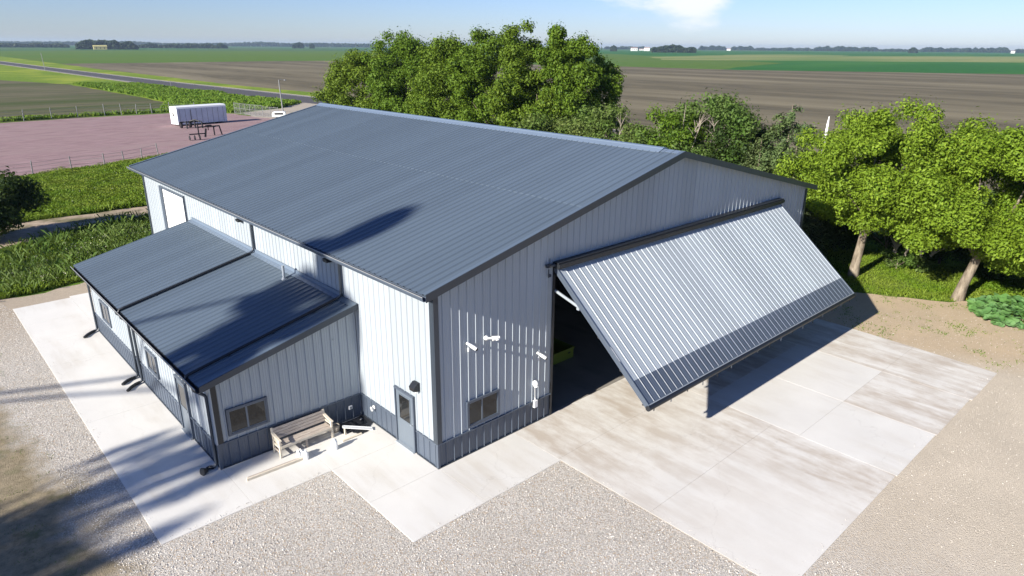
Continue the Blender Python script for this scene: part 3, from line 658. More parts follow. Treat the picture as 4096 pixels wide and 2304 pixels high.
t = MB(); t.box(LX - .005, LX + .16, LY0 - .056, LY0 - .010, WB + .03, HL - .2); t.build('corner_trim', M['black'], barn)
t = MB(); t.box(LX - .056, LX - .010, LY0 - .056, LY0 + .15, WB + .03, HL - .2); t.build('corner_trim', M['white'], barn)
t = MB(); t.box(LX - .052, LX + .035, LY0 - .052, LY0 - .010, ZS, WB - .005); t.box(LX - .052, LX - .01, LY0 - .01, LY0 + .05, ZS, WB - .005); t.build('corner_trim', M['slate'], barn)
t = MB(); t.box(LX - .05, -.05, LY0 - .05, LY0, ZS + .001, ZS + .035); t.build('base_trim', M['trim'], lg)
t = MB(); t.box(LX - .05, LX, LY0, LD0 - .1, ZS + .001, ZS + .035); t.box(LX - .05, LX, LD1 + .1, LY1, ZS + .001, ZS + .035); t.build('base_trim', M['trim'], lw)
window(lg, (-4.80, LY0, 1.11), (1, 0, 0), (0, 0, 1), 1.34, .94, .48)
window(lw, (LX, 18.0, 1.14), U, V, 1.40, .98, .5); window(lw, (LX, 11.42, 1.11), U, V, 1.25, .92, .5)
walkdoor(lw, (LX, LD1, ZS + .03), U, V, LD1 - LD0, 2.04, (.14, 1.0, .80, 1.86), hinge=0)
# lean-to roof
lr_ = MB().prism([(LX - OL + .02, lz(LX - OL) - .12), (-.06, lz(0) - .12), (-.06, lz(0) - .02), (LX - OL + .02, lz(LX - OL) - .02)], 'y', LY0 - OG2 + .02, LY1 + OB2 - .02)
lr = lr_.build('lean_to_roof', M['trim'], barn)
ll = (-LX + OL - .05) / c2
cladding('roof_panel', lr, M['roof'], (LX - OL, LY1 + OB2, lz(LX - OL)), (0, -1, 0), (c2, 0, s2), 0, LY1 + OB2 - LY0 + OG2, 0, ll, .040, 1.2)
MB().prism([(-.05, lz(0) + .16), (-.062, lz(0) + .16), (-.07, lz(-.07) + .045), (-.26, lz(-.26) + .036), (-.26, lz(-.26) + .028), (-.05, lz(0) + .028)], 'y', 5.38, LY1 + OB2).build('wall_flashing', M['cap'], lr)
MB().prism([(-.05, lz(0) + .05), (-.26, lz(-.26) + .036), (-.26, lz(-.26) + .028), (-.05, lz(0) + .028)], 'y', LY0 - OG2, 5.379).build('wall_flashing', M['roof'], lr)
p = [(LX - OL, lz(LX - OL) + .036), (-.04, lz(0) + .04), (-.04, lz(0) - .17), (LX - OL, lz(LX - OL) - .17)]
MB().prism(p, 'y', LY0 - OG2 - .03, LY0 - OG2).build('rake_trim', M['trim'], lr)
p = [(LX - OL, lz(LX - OL) + .046), (-.27, lz(-.27) + .047), (-.27, lz(-.27) + .042), (LX - OL, lz(LX - OL) + .041)]
MB().prism(p, 'y', LY0 - OG2, LY0 - OG2 + .14).build('rake_flange', M['roof'], lr)
p = [(LX - OL, lz(LX - OL) + .036), (-.05, lz(0) + .04), (-.05, lz(0) - .17), (LX - OL, lz(LX - OL) - .17)]
MB().prism(p, 'y', LY1 + OB2, LY1 + OB2 + .03).build('rake_trim', M['trim'], lr)
MB().prism([(LX - OL + .03, lz(LX - OL) - .17), (-.06, lz(0) - .17), (-.06, lz(0) - .145), (LX - OL + .03, lz(LX - OL) - .145)], 'y', LY0 - OG2 + .001, LY0).build('soffit', M['trim'], lr)
MB().box(LX - OL, LX - OL + .02, LY0 - OG2, LY1 + OB2, lz(LX - OL) - .18, lz(LX - OL) - .03).build('fascia', M['trim'], lr)
gutter(lr, LX - OL - .001, lz(LX - OL) - .01, LY0 - OG2 - .03, LY1 + OB2, .13, .13, 'black')
# vent pipe
vx, vy = -.55, 8.95
v_ = MB().lathe([(.12, 0), (.10, .04), (.055, .10), (.052, .52), (.06, .52), (.06, .56)], (vx, vy, lz(vx)), 14).build('vent_pipe', M['steel'], lr, smooth=True)
# downspouts from the upper gutter and the pipes lying down the lean-to roof
def dpipe(pts, r, mat, parent, nm='downspout'): return MB().tube(pts, r, 10).build(nm, M[mat], parent, smooth=True)
for y in (12.78, 5.36):
    dpipe([(-.09, y, 5.98), (-.09, y, 5.5), (-.09, y, lz(0) + .25), (-.14, y, lz(-.14) + .13), (-.3, y, lz(-.3) + .085)], .05, 'trim', ww)
    q = [(-.3, y, lz(-.3) + .085)] + [(x, y, lz(x) + .080) for x in (-2, -3.8, LX - OL + .15)] + [(LX - OL - .02, y, lz(LX - OL) + .07), (LX - OL - .06, y, lz(LX - OL) - .02)]
    dpipe(q, .05, 'black', lr, 'roof_drain_pipe')
    for x in (-1.2, -2.7, -4.2): MB().box(x - .03, x + .03, y - .08, y + .08, lz(x) + .03, lz(x) + .045).build('pipe_strap', M['trim'], lr)
def leader(y, elbow, mat='trim'):
    zt = lz(LX - OL) - .13
    dpipe([(LX - OL - .06, y, zt), (LX - OL - .05, y, zt - .08), (LX - .11, y, zt - .36), (LX - .09, y, zt - .45), (LX - .09, y, .22), (LX - .13, y, .14), (LX - .2, y - .0, .11)], .048, mat, lw)
    e = elbow; pts = [(LX - .2, y, .11)] + [(LX - .2 - e[0] * t_, y + e[1] * t_ + .1 * math.sin(t_ * 3), .105 - .0 * t_) for t_ in (.3, .65, 1.0)]
    pts2 = []
    for i in range(len(pts) - 1):
        for k in range(6): pts2.append(tuple(Vector(pts[i]).lerp(Vector(pts[i + 1]), k / 6)))
    pts2.append(pts[-1]); rad = [.055 + .008 * (i % 2) for i in range(len(pts2))]
    MB().tube(pts2, rad, 10).build('drain_extension', M['rubber'], lw, smooth=True)
leader(19.62, (.55, -.55)); leader(13.22, (.55, -.35)); leader(12.62, (.55, -.45)); leader(4.78, (.22, .0))
MB().tube([(LX - .42, 4.75, .105), (LX - .50, 4.72, .13), (LX - .58, 4.70, .15)], [.07, .11, .13], 14).build('drain_extension', M['rubber'], lw, smooth=True)
# camera below the lean-to eave, outlet, hose bib
b = MB(); b.lathe([(.03, 0), (.05, -.02), (.05, -.1), (.08, -.13), (.08, -.2), (.03, -.22)], (LX - .16, 6.05, HL - .16), 12); b.build('dome_camera', M['black'], lw, smooth=True)
b = MB(); b.box(-.58, -.44, LY0 - .075, LY0 - .03, .46, .60); ob = b.build('outlet_cover', M['plastic'], lg, bevel=.01); MB().box(-.545, -.475, LY0 - .082, LY0 - .076, .49, .57).build('outlet_socket', M['galv'], ob)
b = MB(); b.lathe([(.07, 0), (.075, -.03), (.03, -.05), (.03, -.11), (.055, -.12), (.055, -.14)], (-.03, 3.72, .72), 12, 'x'); b.lathe([(.035, 0), (.05, .03), (.03, .10)], (-.12, 3.72, .60), 10); b.build('hose_bib', M['plastic'], ww, smooth=True)
b = MB(); b.lathe([(.012, 0), (.03, -.02), (.02, -.04)], (-.95, LY0 - .03, 3.32), 8, 'y'); b.build('wall_vent', M['steel'], lg)

# ---------------- inside the shop
tote = empty('yellow_bin', (8.75, 3.2, ZS)); tag(tote, 'yellow-green metal bin on the shop floor just inside the open hangar door', 'bin')
b = MB(); x0, x1, y0, y1, h = -.62, .62, -.45, .75, .50; tk = .03
b.box(x0, x1, y0, y0 + tk, .02, h); b.box(x0, x1, y1 - tk, y1, .02, h); b.box(x0, x0 + tk, y0 + tk, y1 - tk, .02, h); b.box(x1 - tk, x1, y0 + tk, y1 - tk, .02, h); b.box(x0 + tk, x1 - tk, y0 + tk, y1 - tk, .02, .05)
b.build('bin_body', M['yellow'], tote); b = MB(); b.box(x0 - .03, x1 + .03, y0 - .03, y0 - .001, h - .05, h + .02); b.box(x1 + .001, x1 + .03, y0, y1, h - .05, h + .02); b.build('rim', M['yellow'], tote)
b = MB(); b.box(.25, .38, y0 - .045, y0 - .031, .30, .36); b.build('handle', M['black'], tote)
mach = empty('workshop_machine', (7.6, 4.9, ZS)); tag(mach, 'dark low machine with a roller behind the yellow bin inside the shop', 'machine')
b = MB(); b.box(-.9, .7, -.5, .5, .25, .62); b.box(-.6, .3, -.3, .35, .62, 1.0); b.build('body', M['iron'], mach, bevel=.03)
for y in (-.42, .42): MB().lathe([(.24, -.06), (.26, -.04), (.26, .04), (.24, .06)], (.45, y, .26), 14, 'y').build('wheel', M['rubber'], mach)
MB().tube([(.3, .0, .8), (1.3, .3, .55)], .05, 8).build('arm', M['galv'], mach)
MB().lathe([(.08, -.3), (.1, -.28), (.1, .28), (.08, .3)], (1.35, .3, .5), 10, 'y').build('roller', M['galv'], mach)

# ------------------------------------------------------------------ things by the lean-to
bench = empty('park_bench', (-2.55, 4.2, ZS)); tag(bench, 'long weathered wooden bench standing against the lean-to wall', 'bench')
HLn = .95
for k, (y, z) in enumerate(((-.24, .43), (-.10, .43), (.04, .42))): MB().box(-HLn + .03, HLn - .03, y - .062, y + .062, z - .02, z + .012).build('seat_slat', M['wood'], bench, bevel=.006)
MB().box(-HLn + .03, HLn - .03, -.325, -.306, .34, .435).build('apron', M['wood2'], bench, bevel=.004)
for k in range(4):
    z = .53 + k * .095; y = .155 + k * .028
    m = Matrix.Translation((0, y, z)) @ Matrix.Rotation(R(-16), 4, 'X'); MB().box(-HLn + .03, HLn - .03, -.012, .012, -.043, .043).build('back_slat', M['wood'], bench, bevel=.004, mtx=m)
for sx in (-1, 1):
    x = sx * (HLn - .02)
    MB().box(x - .035, x + .035, -.31, -.24, 0, .64).build('leg', M['wood2'], bench, bevel=.008)
    MB().bar((x, .20, 0), (x, .17, .5), .07, .07, (0, 1, 0)).bar((x, .17, .46), (x, .275, .88), .07, .05, (0, 1, 0)).build('leg', M['wood2'], bench, bevel=.006)
    MB().prism([(-.36, .635), (-.34, .67), (-.05, .69), (.22, .74), (.23, .70), (-.04, .65)], 'x', x - .05, x + .05).build('armrest', M['wood2'], bench, bevel=.006)
    MB().box(x - .02, x + .02, -.24, .15, .34, .40).build('side_rail', M['wood2'], bench)
    MB().box(x - .015, x + .015, -.24, .15, .16, .21).build('stretcher', M['wood'], bench)
    MB().box(x - .016, x + .016, -.24, .14, .50, .55).build('side_slat', M['wood2'], bench)
MB().box(-.03, .03, -.28, -.22, 0, .34).build('leg', M['wood'], bench); MB().box(-.03, .03, .14, .19, 0, .36).build('leg', M['wood'], bench)
# timber
tb = empty('timber_beam', (-3.85, 3.43, ZS)); tag(tb, 'two long squared timbers lying together on the slab in front of the bench', 'timber')
m = Matrix.Rotation(R(-2.5), 4, 'Z')
MB().box(-.98, .93, -.06, .0, 0, .09).build('board', M['wood2'], tb, bevel=.005, mtx=m); MB().box(-.93, .98, .004, .06, 0, .085).build('board', M['wood'], tb, bevel=.005, mtx=m)
def jug(loc, h, r, rz, label, lean=0):
    j = empty('plastic_jug', loc); j.rotation_euler = (0, lean, rz); tag(j, label, 'jug')
    sec = []
    for q in [(0, .92), (.02, 1), (.5, 1.0), (.7, .95), (.82, .6), (.9, .34), (.95, .3)]:
        sec.append((q[1] * r, q[0] * h))
    MB().lathe(sec, (0, 0, 0), 10).build('body', M['plastic'], j, smooth=False)
    MB().lathe([(.036, 0), (.038, .005), (.038, .03), (.03, .034)], (0, 0, h * .952), 10).build('cap', M['plastic'], j)
    MB().tube([(r * .5, 0, h * .84), (r * 1.05, 0, h * .80), (r * 1.1, 0, h * .6), (r * .96, 0, h * .5)], .016, 8).build('handle', M['plastic'], j, smooth=True)
    return j
jug((-1.92, 3.24, ZS), .40, .115, .5, 'taller white jug standing on the slab before the bench right leg')
jug((-2.90, 3.33, ZS), .32, .09, 2.2, 'white jug standing at the end of the timbers')
sb = empty('crumpled_bag', (-3.0, 3.52, ZS)); tag(sb, 'crumpled white bag slumped beside the jug at the end of the timbers', 'bag')
bmm = bmesh.new(); bmesh.ops.create_icosphere(bmm, subdivisions=3, radius=1)
for v in bmm.verts:
    r_ = 1 + .30 * math.sin(v.co.x * 7 + 1) * math.cos(v.co.y * 6) + .2 * math.sin(v.co.z * 11 + v.co.x * 5); v.co = Vector((v.co.x * .13 * r_, v.co.y * .11 * r_, (v.co.z + 1) * .14 * (1 + .25 * math.sin(v.co.x * 9))))
me = bpy.data.meshes.new('bag_body'); bmm.to_mesh(me); bmm.free(); link('bag_body', me, M['plastic'], sb)
# trim offcut on plastic in the inner corner
pl = empty('trim_offcut', (-.8, 3.7, ZS)); tag(pl, 'white length of metal trim propped over the black plastic in the inner corner', 'trim')
MB().bar((-.45, .16, .30), (.48, -.26, .04), .16, .02).bar((-.42, .24, .27), (.50, -.18, .02), .02, .09).build('trim_strip', M['plastic'], pl)
MB().bar((-.40, .1, .0), (-.40, .1, .27), .05, .05).build('prop', M['wood2'], pl)
tp = bpy.data.meshes.new('black_sheet'); bm = bmesh.new()
nx = 16; grid = {}
for i in range(nx + 1):
    for j in range(nx + 1):
        u = i / nx; v = j / nx
        x = -1.25 + 1.2 * u; y = 3.55 + v * .98 + .10 * math.sin(u * 9) * (1 - v)
        grid[i, j] = bm.verts.new((x, y - .02, ZS + .012 + .02 * abs(math.sin(9 * u + 3 * v) * math.sin(7 * v + 4 * u))))
for i in range(nx):
    for j in range(nx):
        if (i, j) in ((6, 7), (7, 7), (6, 8), (10, 3), (11, 3), (12, 12), (13, 13), (13, 12), (2, 2), (3, 2)) or (i + (nx - j)) * .5 > 13.5 or i + j < 5: continue
        bm.faces.new((grid[i, j], grid[i + 1, j], grid[i + 1, j + 1], grid[i, j + 1]))
ext = bmesh.ops.extrude_face_region(bm, geom=list(bm.faces))
bmesh.ops.translate(bm, vec=(0, 0, .006), verts=[v for v in ext['geom'] if isinstance(v, bmesh.types.BMVert)])
bmesh.ops.delete(bm, geom=[v for v in bm.verts if not v.link_faces], context='VERTS'); bmesh.ops.recalc_face_normals(bm, faces=bm.faces)
bm.to_mesh(tp); bm.free(); o = link('plastic_sheet', tp, M['tarp']); tag(o, 'torn black plastic sheet spread on the slab in the inner corner', 'plastic sheet')
bs = MB(); bs.box(-1.5, -.75, 3.42, 3.50, ZS, ZS + .04).build('scrap_board', M['wood2']); 
tag(bpy.data.objects['scrap_board'], 'short pale board lying between the white trim and the slab', 'board')
sc_ = empty('stone_pot', (-1.35, 4.2, ZS)); tag(sc_, 'rough stone-coloured pot standing behind the right end of the bench', 'pot')
MB().lathe([(.10, 0), (.13, .05), (.15, .22), (.16, .25), (.13, .26), (.12, .18)], (0, 0, 0), 12).build('pot_body', M['gravelshoulder'], sc_)

# ------------------------------------------------------------------ trailer, implements, fences, pole
tr = empty('box_trailer', (26.4, 105.9, 0)); tr.rotation_euler = (0, 0, math.atan2(1.3, 8.4)); tag(tr, 'old white box trailer body parked on the pink gravel lot', 'trailer')
TL, TW, THH = 8.6, 2.4, 3.1
pr_ = [(0, .25), (TW, .25), (TW, THH - .35), (TW - .12, THH - .12), (TW - .5, THH), (.5, THH), (.12, THH - .12), (0, THH - .35)]
MB().prism(pr_, 'x', 0, TL).build('body', M['trailer'], tr)
MB().prism([(0.0, THH - .34), (.10, THH - .10), (.5, THH + .03), (TW - .5, THH + .03), (TW - .1, THH - .1), (TW, THH - .34), (TW - .5, THH + .015), (.5, THH + .015)], 'x', -.02, TL + .02).build('roof', M['plastic'], tr)
MB().box(-.03, 0, .1, TW - .1, .3, THH - .4).build('front_panel', M['plastic'], tr)
MB().box(-.05, -.031, TW * .45, TW * .62, 1.5, 2.1).build('window', M['dark_lens'], tr)
for i in range(9): MB().box(.4 + i * .95, .44 + i * .95, -.025, 0, .3, THH - .4).build('side_rib', M['galv'], tr)
MB().box(2.2, 2.35, -.05, -.026, .4, 2.5).build('hinge_post', M['galv'], tr)
for i in range(6): MB().box(.5 + i * 1.4, .75 + i * 1.4, .1, TW - .1, 0, .25).build('skid', M['iron'], tr)
def wheelp(p, c, r, w_): MB().lathe([(r * .6, -w_ / 2), (r, -w_ / 2 + .03), (r, w_ / 2 - .03), (r * .6, w_ / 2)], c, 14, 'x').build('wheel', M['rubber'], p)
im = empty('tillage_implement', (27.2, 102.2, 0)); tag(im, 'black farm implement with wheels and shanks in front of the white trailer', 'implement')
MB().box(-1.6, 1.6, .4, .6, .85, 1.05).build('toolbar', M['iron'], im)
for x in (-1.3, .1): wheelp(im, (x, .9, .5), .5, .3)
for x, y in ((-.9, -.5), (.5, -.1), (1.3, -1.0)): MB().tube([(x, .5, 1.0), (x, y + .2, 1.0), (x, y, .9), (x, y - .1, .0)], [.09, .09, .13, .12], 8).build('shank', M['iron'], im)
MB().tube([(.1, .9, 1.0), (.7, .2, 1.25), (1.2, -.4, 1.0)], .12, 8).build('hitch_arm', M['iron'], im)
im2 = empty('plow_frame', (25.5, 90.6, 0)); tag(im2, 'black steel implement frame on tall legs nearer the barn roof edge', 'implement')
MB().box(-1.3, 1.9, -.1, .1, 1.25, 1.42).build('beam', M['iron'], im2)
for x in (-1.25, 1.0, 1.85): MB().bar((x, 0, 1.3), (x + (.25 if x > 1.5 else .0), -.05, 0), .16, .14, (1, 0, 0)).build('leg', M['iron'], im2)
MB().box(-.1, .7, -.25, .25, 1.43, 1.56).build('mount_plate', M['iron'], im2); MB().bar((-1.25, 0, 1.2), (-1.25, 0, 1.95), .14, .14, (1, 0, 0)).build('mast', M['iron'], im2)
MB().bar((.2, 0, 1.3), (.2, 0, .8), .1, .1, (1, 0, 0)).build('shank', M['iron'], im2)
im3 = empty('disc_gang', (22.9, 86.8, 0)); tag(im3, 'low black disc gang half hidden by the barn roof edge', 'implement')
MB().box(-1.2, 1.1, -.08, .08, .75, .9).build('beam', M['iron'], im3)
for x in (-1.2, -.5, .2): MB().lathe([(.32, -.03), (.34, 0), (.32, .03)], (x, 0, .34), 14, 'x').build('disc', M['iron'], im3)
MB().bar((.95, 0, .3), (1.15, 0, 1.5), .24, .2, (1, 0, 0)).build('mast', M['iron'], im3)
def fence(name, label, posts, h, wires, mat='galv', r=.055, wr=.012):
    f = empty(name, (posts[0][0], posts[0][1], 0)); tag(f, label, 'fence')
    b0 = Vector((posts[0][0], posts[0][1], 0))
    for i, (x, y) in enumerate(posts):
        lean = random.uniform(-.1, .1); MB().tube([(x - b0.x, y - b0.y, 0), (x - b0.x + lean, y - b0.y, h * random.uniform(.92, 1.1))], r, 7).build('post', M[mat], f)
    for z in wires:
        MB().tube([(x - b0.x, y - b0.y, z) for x, y in posts], wr, 4).build('wire', M['galv'], f)
    return f
fence('wire_fence', 'wire fence on leaning posts between weeds and near edge of the pink lot', [(-8, 67.4), (-3.6, 68), (.15, 68.7), (3.9, 70.3), (7.1, 70.4), (9.3, 71.3), (11.6, 73), (14, 75)], 1.45, (.5, .95, 1.3), wr=.012)
fence('field_fence', 'wire fence along the far edge of the pink lot before the dark field', [(-2, 129), (4, 130), (8.9, 130.9), (13.3, 132.3), (17.45, 132.6), (21.9, 132.7), (24.7, 132.6), (27.3, 132.5), (29.8, 131.6), (33, 131.5), (37, 129)], 2.0, (.6, 1.1, 1.6), wr=.018, r=.07)
cf = empty('chain_link_fence', (42.2, 122.4, 0)); tag(cf, 'galvanised chain link fence and gate beside the end of the trailer lot', 'fence')
cp = [(42.2, 122.4), (42.5, 120.3), (42.7, 118.4), (42.9, 116.6), (43.2, 114.9), (43.8, 113), (44.4, 111), (45, 109)]
for i, (x, y) in enumerate(cp):
    hh = 2.1 if i < 5 else 1.9
    MB().tube([(x - 42.2, y - 122.4, 0), (x - 42.2, y - 122.4, hh)], .05, 8).build('post', M['galv'], cf)
    if i < len(cp) - 1:
        x2, y2 = cp[i + 1]; a = Vector((x - 42.2, y - 122.4, 0)); b_ = Vector((x2 - 42.2, y2 - 122.4, 0))
        for z in (.1, 1.1, hh - .08): MB().tube([a + Vector((0, 0, z)), b_ + Vector((0, 0, z))], .028, 6).build('rail', M['galv'], cf)
        ms = MB(); k = 0; Ls = (b_ - a).length; d = (b_ - a) / Ls; t_ = -1.8
        while t_ < Ls:
            for s_ in (1, -1):
                p0, p1 = (t_, .1), (t_ + 1.9, hh - .1)
                if s_ < 0: p0, p1 = (t_, hh - .1), (t_ + 1.9, .1)
                # clip to bay
                def cl(p, q):
                    (u0, z0_), (u1, z1_) = p, q; lo = max(0, u0); hi = min(Ls, u1)
                    if hi <= lo: return None
                    f_ = lambda u: z0_ + (z1_ - z0_) * (u - u0) / (u1 - u0)
                    return (lo, f_(lo)), (hi, f_(hi))
                c_ = cl(p0, p1)
                if c_: ms.bar(a + d * c_[0][0] + Vector((0, 0, c_[0][1])), a + d * c_[1][0] + Vector((0, 0, c_[1][1])), .01, .01)
            t_ += .22
        m_ = ms.build('chain_mesh', M['galv'], cf); m_['kind'] = 'stuff'
lp = empty('light_pole', (51.1, 120.2, 0)); tag(lp, 'tall grey yard light pole between the barn roof and the road', 'light pole')
MB().tube([(0, 0, 0), (-.15, .2, 6.2)], [.14, .09], 10).build('pole', M['galv'], lp, smooth=True)
MB().tube([(-.15, .2, 6.1), (.3, .1, 6.25), (.9, -.1, 6.2)], .04, 6).build('arm', M['galv'], lp); MB().lathe([(.1, -.2), (.22, -.1), (.15, .05), (.05, .08)], (1.0, -.1, 6.15), 10).build('lamp_head', M['galv'], lp)
for (x, y, h, lab) in ((60.4, 391, 8.2, 'thin grey pole standing by the road where it reaches the left edge'), (62, 213, 2.2, 'short marker post at the near shoulder of the road')):
    q = empty('roadside_post', (x - 3, y, 0)); tag(q, lab, 'post'); MB().tube([(0, 0, 0), (-h * .04, 0, h)], h * .012 + .03, 6).build('pole', M['galv'], q); MB().box(-.12 - h * .04, .12 - h * .04, -.03, .03, h - .1, h).build('cap_plate', M['galv'], q)
wt = empty('white_camper', (43.6, 108.6, 0)); wt.scale = (.52, .52, .52); tag(wt, 'white rounded camper trailer mostly hidden behind the barn roof edge', 'camper'); wt.rotation_euler = (0, 0, -.5)
MB().prism([(0, .5), (4.6, .5), (4.6, 1.9), (4.4, 2.2), (3.9, 2.3), (.9, 2.3), (.3, 2.1), (0, 1.6)], 'y', 0, 2.1).build('body', M['plastic'], wt, bevel=.05)
MB().box(.9, 3.8, -.02, 0, 1.3, 1.9).build('window', M['dark_lens'], wt)
for x in (1.6, 3.2): MB().lathe([(.2, -.1), (.32, -.08), (.32, .08), (.2, .1)], (x, .15, .32), 12, 'y').build('wheel', M['rubber'], wt)
wp = empty('white_post', (40, 6.45, 0)); tag(wp, 'leaning white weathered post rising beside the spruce at the field edge', 'post')
MB().tube([(0, 0, 0), (.25, .0, 5.0), (.4, 0, 7.6), (.45, 0, 8.2)], [.13, .12, .09, .03], 8).build('pole', M['deadwood'] if False else M['farwall'], wp, smooth=True)
MB().box(.28, .5, -.09, .09, 5.6, 5.9).build('band', M['galv'], wp)

# ------------------------------------------------------------------ vegetation
def leaf_mesh(name, cen, nrm, size, rng, aspect=.62, shape='diamond'):
    n = len(cen); t = rng.normal(size=(n, 3)); a = np.cross(nrm, t); a /= np.linalg.norm(a, axis=1)[:, None] + 1e-9; b = np.cross(nrm, a)
    s = size[:, None]
    bend = nrm * s * .18
    v = np.stack([cen - a * s * .6, cen + b * s * aspect * .5 + bend, cen + a * s * .6, cen - b * s * aspect * .5 + bend], 1).reshape(-1, 3)
    return quick(name, v, 4, np.arange(4 * n))
def crown_points(rng, centers, radii, n, flat=.8, shell=.5):
    w_ = radii ** 2; idx = rng.choice(len(centers), n, p=w_ / w_.sum())
    d = rng.normal(size=(n, 3)); d /= np.linalg.norm(d, axis=1)[:, None]
    r = radii[idx] * (rng.random(n) ** shell); p = centers[idx] + d * r[:, None] * np.array([1, 1, flat])
    nr = d * .75 + rng.normal(size=(n, 3)) * .55 + np.array([0, 0, .35]); nr /= np.linalg.norm(nr, axis=1)[:, None]
    return p, nr
def tree(name, label, base, h, rx, ry, z0, leaf, mat, ncl=60, nleaf=20000, trunk_r=.22, seed=1, group=None, cat='tree', lean=(0, 0), clr=(.12, .24), top=1.0, twigs=0, barkm='bark', fork=True, shell=.5, bulge=.45):
    rng = np.random.default_rng(seed); rr = random.Random(seed)
    t = empty(name, (base[0], base[1], 0)); tag(t, label, cat, group)
    zc = z0 + (h - z0) * bulge; cx, cy = lean
    cs = []
    lobes = []
    nl = max(5, ncl // 7)
    for i in range(nl):                                   # main boughs, spread evenly over the crown with their own sizes
        zz_ = 1 - 2 * (i + .5) / nl; an = i * 2.39996 + seed; rr_ = math.sqrt(1 - zz_ * zz_); q = np.array([rr_ * math.cos(an), rr_ * math.sin(an), zz_]) + rng.normal(size=3) * .16
        rad = rng.uniform(.40, .66); lr_ = rng.uniform(.40, .56)
        rad = min(rad, 1.04 - lr_ * .8)
        lobes.append((q * rad, lr_))
    while len(cs) < ncl:
        lc, lr_ = lobes[len(cs) % nl]; q = rng.normal(size=3); q /= np.linalg.norm(q)
        if q @ lc < -.25: q = -q
        u = lc + q * lr_ * rng.uniform(.55, 1.0) * np.array([1, 1, .8])
        cs.append((cx + u[0] * rx, cy + u[1] * ry, zc + u[2] * ((h - zc) if u[2] > 0 else (zc - z0))))
    cs = np.array(cs); rad = rng.uniform(clr[0], clr[1], ncl) * min(rx, ry, (h - z0) * .6) * 1.1
    p, nr = crown_points(rng, cs, rad, nleaf, shell=shell)
    # outlying sprigs break the outline
    ns = int(nleaf * .05); k = rng.choice(ncl, ns); q = rng.normal(size=(ns, 3)); q /= np.linalg.norm(q, axis=1)[:, None]; q[:, 2] = np.abs(q[:, 2])
    p2 = cs[k] + q * (rad[k] * rng.uniform(.95, 1.45, ns))[:, None]
    p = np.vstack([p, p2]); nr = np.vstack([nr, q])
    p[:, 2] = np.maximum(p[:, 2], .15)
    sz = leaf * (.5 + 1.1 * rng.random(len(p)) ** 1.8)
    me = leaf_mesh('crown', p, nr, sz, rng); link('crown', me, M[mat], t)
    tk = MB(); hz_ = z0 + (h - z0) * .25; f0 = Vector((cx * .35, cy * .35, hz_ * .62))
    tk.tube([(0, 0, -.1), (cx * .08, cy * .08, hz_ * .2), tuple(f0)], [trunk_r * 1.35, trunk_r, trunk_r * .82], 10)
    kk = [rr.randrange(ncl) for _ in range(9)]
    for j in kk:
        e = f0.lerp(Vector(cs[j]), .72); mid_ = f0.lerp(e, .45) + Vector((rr.uniform(-.3, .3), rr.uniform(-.3, .3), .3)); tk.tube([tuple(f0 - Vector((0, 0, .1))), tuple(mid_), tuple(e)], [trunk_r * .6, trunk_r * .34, trunk_r * .08], 6)
    tk.build('trunk', M[barkm], t, smooth=True)
    if twigs:
        for s_ in range(twigs):
            bb = MB(); j = rr.randrange(ncl); st_ = Vector((cs[j][0] * .6, cs[j][1] * .6, max(1.0, cs[j][2] * .55)))
            dirv = Vector((rr.uniform(-.55, .15), rr.uniform(-.5, .4), 1)).normalized(); Lb = rr.uniform(.3, .55) * h
            Lb = min(Lb, (h * 1.06 - st_.z) / max(dirv.z, .3)); e = st_ + dirv * Lb
            bb.tube([tuple(st_), tuple(st_.lerp(e, .5) + Vector((rr.uniform(-.2, .2), rr.uniform(-.2, .2), 0))), tuple(e)], [.06, .04, .012], 5)
            for _ in range(9):
                f_ = rr.uniform(.3, .95); q0 = st_.lerp(e, f_); q1 = q0 + (dirv + Vector((rr.uniform(-.9, .9), rr.uniform(-.9, .9), rr.uniform(-.1, .5)))).normalized() * rr.uniform(.4, 1.3)
                bb.tube([tuple(q0), tuple(q0.lerp(q1, .5) + Vector((0, 0, .08))), tuple(q1)], [.026, .018, .006], 4)
            bb.build('bare_branch', M['deadwood'], t)
    return t
def az(a, d): return (CX + d * math.sin(R(a)), CY + d * math.cos(R(a)))
def azx(a, x): return (x, CY + (x - CX) / math.tan(R(a)))
GG = 'trees of the grove behind the barn'
tree('grove_tree', 'leftmost tree of the grove behind the barn, branches reaching low over the road end', azx(30.8, 37), 13.2, 5.0, 6.0, 1.5, .21, 'leaf_grove', 160, 70000, .3, 3, GG, clr=(.12, .24))
tree('grove_tree', 'second grove tree from the left, behind the far end of the barn ridge', azx(34.2, 38), 14.6, 4.9, 5.4, 1.5, .21, 'leaf_grove', 160, 70000, .3, 4, GG, clr=(.12, .24))
tree('grove_tree', 'third grove tree from the left, with a knobbly top above the ridge middle', azx(37.6, 37.5), 15.2, 4.8, 4.9, 1.5, .20, 'leaf_grove', 160, 70000, .3, 5, GG, clr=(.12, .24))
tree('grove_tree', 'fourth grove tree from the left, fullest one in the middle of the grove', azx(41.4, 37.5), 15.2, 4.7, 4.6, 1.5, .20, 'leaf_grove', 160, 70000, .3, 6, GG, clr=(.12, .24))
tree('grove_tree', 'fifth grove tree from the left, just left of the highest crown', azx(44.8, 37.5), 15.0, 4.6, 4.2, 1.5, .19, 'leaf_grove', 150, 66000, .3, 7, GG, clr=(.12, .24))
tree('grove_tree', 'highest grove tree, at the right end of the grove', azx(48.0, 38.5), 15.7, 4.8, 4.3, 1.5, .19, 'leaf_grove', 160, 72000, .3, 8, GG, clr=(.12, .21))
GS = 'scrubby trees between grove and spruces'
